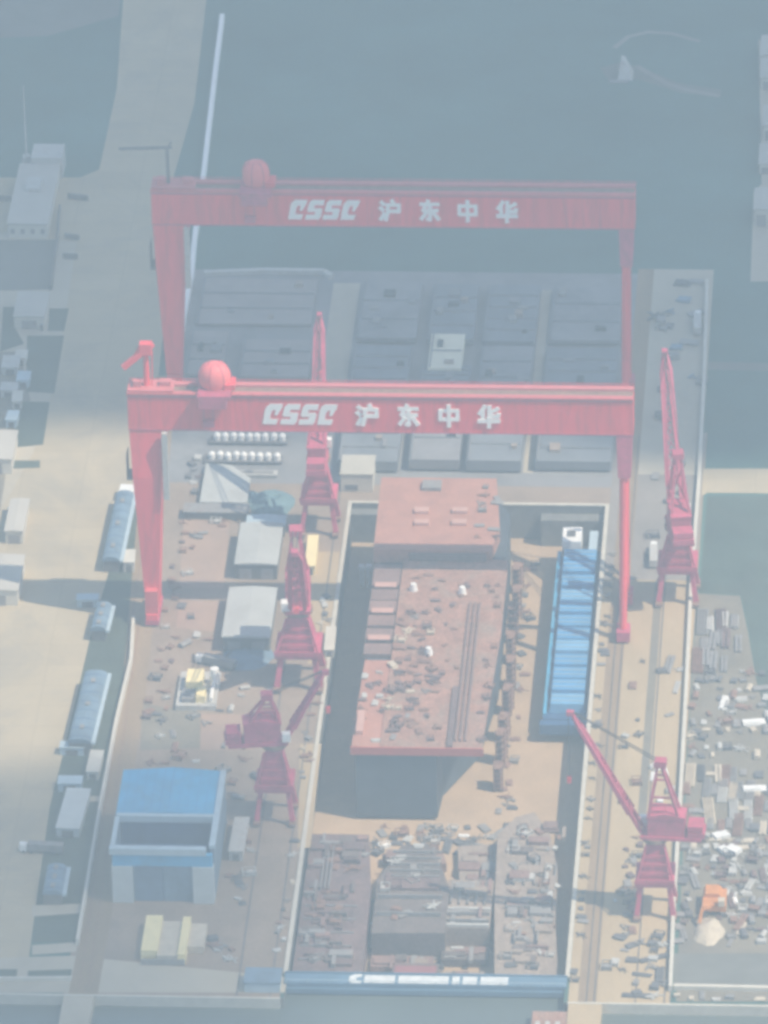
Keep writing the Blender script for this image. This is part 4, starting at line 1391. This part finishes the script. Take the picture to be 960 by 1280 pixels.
def k_beam(seed):
    mb = MB()
    for x in (-0.9, 0.3):
        mb.box(x - 0.45, x + 0.45, -5, 5, 0, 0.14)
        mb.box(x - 0.07, x + 0.07, -5, 5, 0.14, 1.0)
        mb.box(x - 0.45, x + 0.45, -5, 5, 1.0, 1.14)
    return mb


def k_panel(seed):
    mb = MB().box(-1.6, 1.6, -7, 7, 0.3, 0.6)
    for x in (-1.3, -0.5, 0.3, 1.1):
        mb.box(x - 0.08, x + 0.08, -6.8, 6.8, 0.6, 1.5)
    for y in (-5, 0, 5):
        mb.box(-1.5, 1.5, y - 0.2, y + 0.2, 0, 0.3)
    return mb


def k_crate(seed):
    mb = MB().box(-1.2, 1.2, -1.6, 1.6, 0.15, 2.0)
    for x in (-1.0, 0, 1.0):
        mb.box(x - 0.12, x + 0.12, -1.68, 1.68, 0, 2.08)
    return mb


def k_scrap(seed):
    rr = random.Random(seed)
    mb = MB()
    for i in range(7):
        a = rr.uniform(0, pi)
        L = rr.uniform(1.0, 2.6)
        c = Vector((rr.uniform(-1.2, 1.2), rr.uniform(-1.2, 1.2), 0.3 + 0.18 * i))
        d = Vector((cos(a) * L, sin(a) * L, rr.uniform(-0.2, 0.4)))
        mb.beam(c - d, c + d, rr.uniform(0.25, 0.6), rr.uniform(0.15, 0.4))
    return mb


def k_tank(seed):
    return MB().tube((0, -2.2, 1.2), (0, 2.2, 1.2), 1.1, n=14).box(-1.0, 1.0, -1.8, -1.2, 0, 0.5).box(-1.0, 1.0, 1.2, 1.8, 0, 0.5)


KINDS = {"plate_stack": (k_plates, "stack of steel plates", "plates"), "pipe_bundle": (k_pipes, "bundle of pipes", "pipes"),
         "steel_cage": (k_frame, "open steel cage", "cage"), "beam_pair": (k_beam, "pair of steel beams", "beams"),
         "deck_section": (k_panel, "long stiffened deck section", "deck section"), "crate": (k_crate, "battened crate", "crate"),
         "scrap_pile": (k_scrap, "small heap of scrap bars", "scrap"), "gas_tank": (k_tank, "lying gas tank", "tank")}
MCOL = {"rusty": RUST, "grey": STEEL, "pale": PALE_STEEL, "dark": DARK, "white": WHITE, "maroon": PURPLE, "orange": ORANGE, "beige": BEIGE, "blue grey": BLUE_GREY}
PROTO = {}


def put(kind, colour, x, y, z, rz, s, where, grp):
    key = (kind, colour)
    fn, desc, cat = KINDS[kind]
    if key not in PROTO:
        o = fn(len(PROTO) + 11).build(kind, MCOL[colour])
        PROTO[key] = o
    else:
        o = PROTO[key].copy()
        COL.objects.link(o)
    o.location = (x, y, z)
    o.rotation_euler = (0, 0, rz)
    o.scale = (s, s, s * 0.62)
    tag(o, "%s %s %s" % (colour, desc, where), cat, "%s %s %s" % (colour, desc, grp))
    return o


def scatter(x0, x1, y0, y1, n, z, kinds, colours, where, grp, smin=0.6, smax=1.2, avoid=(), align=0.5, along=False):
    placed = []
    tries = 0
    while len(placed) < n and tries < n * 40:
        tries += 1
        x, y = rnd.uniform(x0, x1), rnd.uniform(y0, y1)
        if any(a <= x <= b and c <= y <= d for a, b, c, d in avoid):
            continue
        k = rnd.choice(kinds)
        rad = (3.2 * min(1.0, smax)) if k not in ("deck_section", "beam_pair", "pipe_bundle") else 3.8
        if any((x - px) ** 2 + ((y - py) * (0.55 if along else 1)) ** 2 < (rad * 0.95) ** 2 for px, py in placed):
            continue
        placed.append((x, y))
        rz = rnd.choice((0, pi / 2)) + rnd.uniform(-0.2, 0.2) if rnd.random() < align else rnd.uniform(0, pi)
        if along:
            rz = rnd.uniform(-0.06, 0.06)
        put(k, rnd.choice(colours), x, y, z, rz, rnd.uniform(smin, smax), where, grp)


AV_L = [(-52, -31, -104, 18), (-66, -30, 20, 56), (-72, -44, -145, -112), (-31, -14, -24, 2), (-31, -14, -132, -108), (-31, -14, -223, -199),
        (-76, -37, -272, -214), (-70, -45, -6, 32), (-62, -40, -312, -278), (-42, -35, -240, -205), (-66, -50, -72, -30), (-18, -12, -60, -20)]
scatter(-72.5, -66, -205, 40, 42, 0.1, ["scrap_pile", "plate_stack", "steel_cage", "crate"], ["rusty", "rusty", "dark", "maroon", "pale"],
        "on the ground beside the brown gantry track", "beside the gantry track", 0.55, 1.05)
scatter(-65, -31, -210, 14, 40, 0.1, ["scrap_pile", "plate_stack", "steel_cage", "gas_tank", "pipe_bundle"], ["grey", "rusty", "pale", "dark", "grey"],
        "on the left yard between the sheds", "on the left yard", 0.6, 1.2, AV_L)
scatter(-38, -29, -312, -225, 16, 0.1, ["scrap_pile", "plate_stack", "steel_cage", "crate"], ["grey", "rusty", "pale", "dark"],
        "in the passage right of the blue shed", "right of the blue shed", 0.6, 1.1, AV_L)
scatter(-17.5, -14.2, -300, -20, 30, 0.1, ["scrap_pile", "plate_stack", "crate"], ["grey", "rusty", "pale", "dark", "beige"],
        "along the dock's left coping", "along the left coping", 0.5, 0.85, AV_L)
scatter(-66, -20, 60, 62, 2, 0.1, ["crate"], ["pale"], "at the yard's far edge", "at the yard's far edge", 0.8, 1.0)
scatter(81.6, 83.2, -318, -20, 34, 0.1, ["scrap_pile", "plate_stack", "steel_cage"], ["dark", "grey", "dark"],
        "along the dock's right coping", "along the right coping", 0.45, 0.8)
scatter(91, 98, -318, -90, 14, 0.1, ["scrap_pile", "plate_stack", "steel_cage", "crate"], ["dark", "grey", "rusty", "pale"],
        "on the beige lane beside the nearest track", "on the beige lane", 0.5, 1.1, [(98, 114, -282, -255)])
scatter(102.5, 111, -322, -100, 18, 0.1, ["scrap_pile", "plate_stack", "steel_cage", "crate", "beam_pair"], ["dark", "grey", "pale", "white"],
        "between the jib crane rails on the right lane", "between the right crane rails", 0.6, 1.2, [(99, 115, -284, -250)])
scatter(92, 111, -40, 180, 26, 0.1, ["scrap_pile", "plate_stack", "steel_cage", "crate"], ["dark", "grey", "blue grey"],
        "on the shaded far part of the right lane", "on the far right lane", 0.8, 1.5, [(98, 115, -74, -42)])
AV_R = [(118, 127, -300, -250), (112, 158, -325, -288)]
def rows(x0, x1, y0, y1, dx, dy, fill, kinds, colours, where, grp, smin, smax, avoid=(), rot=0.05):
    y = y0
    j = 0
    while y < y1:
        x = x0 + (j % 2) * dx * 0.3
        while x < x1:
            px, py = x + rnd.uniform(-0.25, 0.25) * dx, y + rnd.uniform(-0.2, 0.2) * dy
            if rnd.random() < fill and not any(a <= px <= b and c <= py <= d for a, b, c, d in avoid):
                k = rnd.choice(kinds)
                rz = rnd.uniform(-rot, rot) + (pi / 2 if k in ("plate_stack", "crate", "steel_cage") and rnd.random() < 0.4 else 0)
                put(k, rnd.choice(colours), px, py, 0.1, rz, rnd.uniform(smin, smax), where, grp)
            x += dx
        y += dy
        j += 1


rows(116, 130, -104, -68, 3.0, 14, 0.9, ["deck_section", "beam_pair", "pipe_bundle"], ["grey", "rusty", "grey", "pale", "maroon"],
     "in the far bay of the right storage yard", "in the far storage bay", 1.0, 1.35)
rows(115, 143, -168, -110, 3.9, 5.6, 0.62, ["scrap_pile", "steel_cage", "gas_tank", "crate", "plate_stack", "plate_stack"], ["grey", "pale", "grey", "beige", "rusty", "dark"],
     "in the middle bay of the right storage yard", "in the middle storage bay", 0.6, 1.1, (), 0.4)
rows(115, 151, -214, -170, 2.9, 11.5, 0.9, ["deck_section", "beam_pair", "deck_section", "pipe_bundle", "plate_stack"], ["grey", "dark", "grey", "pale", "rusty", "beige"],
     "in the panel bay of the right storage yard", "in the panel storage bay", 0.8, 1.15)
rows(115.5, 152, -322, -316, 4.5, 7, 0.6, ["plate_stack", "crate", "pipe_bundle"], ["pale", "grey", "beige"],
     "on the near bank of the dark basin", "on the basin bank", 0.6, 1.0)
rows(115, 152, -288, -220, 3.3, 4.3, 0.76, ["scrap_pile", "steel_cage", "gas_tank", "crate", "plate_stack", "plate_stack", "beam_pair"], ["grey", "pale", "grey", "beige", "maroon", "rusty", "dark", "pale"],
     "in the near bay of the right storage yard", "in the near storage bay", 0.55, 1.1, AV_R, 0.35)
scatter(95.5, 100.5, -312, -222, 26, 0.12, ["scrap_pile", "plate_stack", "steel_cage", "crate"], ["dark", "rusty", "maroon", "grey"],
        "piled on the lane left of the nearest jib crane", "left of the nearest jib crane", 0.5, 0.95)
scatter(101, 111, -322, -282, 14, 0.12, ["scrap_pile", "steel_cage", "crate", "pipe_bundle"], ["dark", "grey", "pale"],
        "on the lane in front of the nearest jib crane", "in front of the nearest jib crane", 0.7, 1.2)
# conspicuous single pieces of the storage yard
for i, (px, py, kd, cl, s, rz, wh) in enumerate(((897, 1048, "crate", "white", 1.15, 0.5, "upper left of the bright white cluster in the storage yard"),
                                              (906, 1046, "crate", "white", 1.1, 0.5, "upper right of the bright white cluster in the storage yard"),
                                              (905, 1065, "crate", "white", 1.15, 0.6, "lower left of the bright white cluster in the storage yard"),
                                              (917, 1066, "crate", "white", 1.5, 0.9, "largest of the bright white cluster in the storage yard"),
                                              (919, 1128, "gas_tank", "white", 0.8, 0.2, "alone right of the orange machine"),
                                              (886, 1015, "deck_section", "beige", 1.2, 0.1, "upright along the storage yard's middle path"),
                                              (905, 880, "pipe_bundle", "white", 1.2, -0.1, "below the tanks in the middle storage bay"),
                                              (941, 905, "plate_stack", "white", 1.6, 0.2, "by the storage yard's right edge"),
                                              (942, 988, "plate_stack", "white", 1.6, 0.1, "at the right frame edge below the panel bay"),
                                              (880, 1045, "gas_tank", "pale", 0.9, 1.2, "just right of the nearest jib crane's tail"))):
    p = G(px, py)
    o = put(kd, cl, p.x, p.y, 0.12, rz, s, wh, "in the storage yard singles")
    del o["group"]
p = G(893, 1135)
r = empty("excavator", (p.x, p.y, 0), "orange tracked machine beside the beige heap in the right storage yard", "excavator")
MB().box(-4, -2.2, -6, 5, 0, 1.6).box(2.2, 4, -6, 5, 0, 1.6).build("track", DARK, r)
MB().box(-3.8, 4.0, -5, 6, 1.61, 4.0).prism_y([(-3.6, 4.01), (2.5, 4.01), (1.5, 5.4), (-3.0, 5.4)], 0, 6).build("body", ORANGE, r)
MB().beam((-1, -4.5, 3.5), (-3.6, -9, 5.5), 1.1).beam((-3.6, -9, 5.5), (-4.6, -12, 1.5), 0.9).build("arm", ORANGE, r)
MB().box(1.4, 3.6, -5.8, -3.2, 4.01, 6.2).build("cab", BEIGE, r)

# deck clutter on the hull
zd = 15.02
scatter(11.8, 26, -184, -96, 52, zd, ["scrap_pile", "plate_stack", "steel_cage", "plate_stack"], ["rusty", "maroon", "rusty", "grey", "maroon", "maroon", "beige"],
        "amid the ship hull's cluttered main deck", "in the middle of the main deck", 0.55, 1.1)
scatter(26, 46.5, -188, -66, 24, zd, ["scrap_pile", "plate_stack", "steel_cage"], ["rusty", "maroon", "rusty", "maroon"],
        "on the clearer right part of the ship hull's deck", "on the right part of the main deck", 0.45, 0.8, [(34.8, 41, -190, -88), (13, 34, -100, -66)])
scatter(14, 34, -97, -70, 8, zd, ["scrap_pile", "plate_stack"], ["maroon", "rusty"], "on the clear far part of the hull's main deck", "on the clear deck", 0.5, 0.8)
scatter(2.5, 10, -188, -134, 12, 14.62, ["scrap_pile", "plate_stack", "crate"], ["maroon", "pale", "rusty"],
        "on the narrow left side deck of the hull", "on the hull's side deck", 0.5, 0.9)
scatter(36, 43, -56, -12, 10, 18.62, ["scrap_pile", "steel_cage", "plate_stack"], ["rusty", "grey", "maroon"],
        "along the right edge of the hull's upper red block", "on the upper red block", 0.5, 0.9)
# dock floor gear
AV_D = [(12, 54, -237, -209), (36, 54, -308, -274), (13, 35, -290, -279), (-12, 13, -305, -214), (14, 36.5, -278, -212), (36, 53, -275, -240), (54, 79, -306, -190), (0, 33, -193, -4), (60, 79, -146, -12), (10, 34, -312, -280)]
scatter(10, 70, -305, -194, 60, DZ + 0.05, ["scrap_pile", "steel_cage", "plate_stack", "pipe_bundle"], ["grey", "rusty", "pale", "dark", "white"],
        "on the dock floor around the hull blocks", "around the hull blocks", 0.6, 1.15, AV_D)
scatter(50, 55, -186, -10, 30, DZ + 0.05, ["scrap_pile", "plate_stack", "steel_cage"], ["grey", "rusty", "dark"],
        "on the dock floor right of the hull", "right of the hull", 0.5, 0.95, AV_D[7:])
zb_ = DZ + 8.55
scatter(57, 73, -298, -206, 40, zb_, ["scrap_pile", "steel_cage", "plate_stack"], ["grey", "pale", "rusty", "dark"],
        "on top of the long round-ended hull block", "on the long round-ended block", 0.6, 1.0)
scatter(16, 34, -272, -224, 16, DZ + 10.05, ["scrap_pile", "plate_stack", "steel_cage"], ["maroon", "rusty", "grey", "pale"],
        "on top of the dark tapered hull block", "on the dark tapered block", 0.6, 1.1, [(8, 42, -262, -252)])
scatter(-9, 8, -298, -222, 26, DZ + 9.55, ["scrap_pile", "plate_stack", "steel_cage"], ["maroon", "rusty", "grey"],
        "on top of the big maroon hull block", "on the maroon block", 0.6, 1.1)

# ------------------------------------------------------------------ render settings
scene.view_settings.view_transform = 'Standard'
scene.view_settings.look = 'None'
scene.view_settings.gamma = 1.0
scene.view_settings.use_curve_mapping = False
scene.view_settings.exposure = 0.71
scene.render.engine = 'CYCLES'
cy = scene.cycles
cy.use_denoising = True
cy.max_bounces = 6
cy.diffuse_bounces = 3
cy.glossy_bounces = 2
cy.transmission_bounces = 2
cy.volume_bounces = 2
cy.transparent_max_bounces = 8
cy.pixel_filter_type = 'BLACKMAN_HARRIS'
cy.filter_width = 3.4
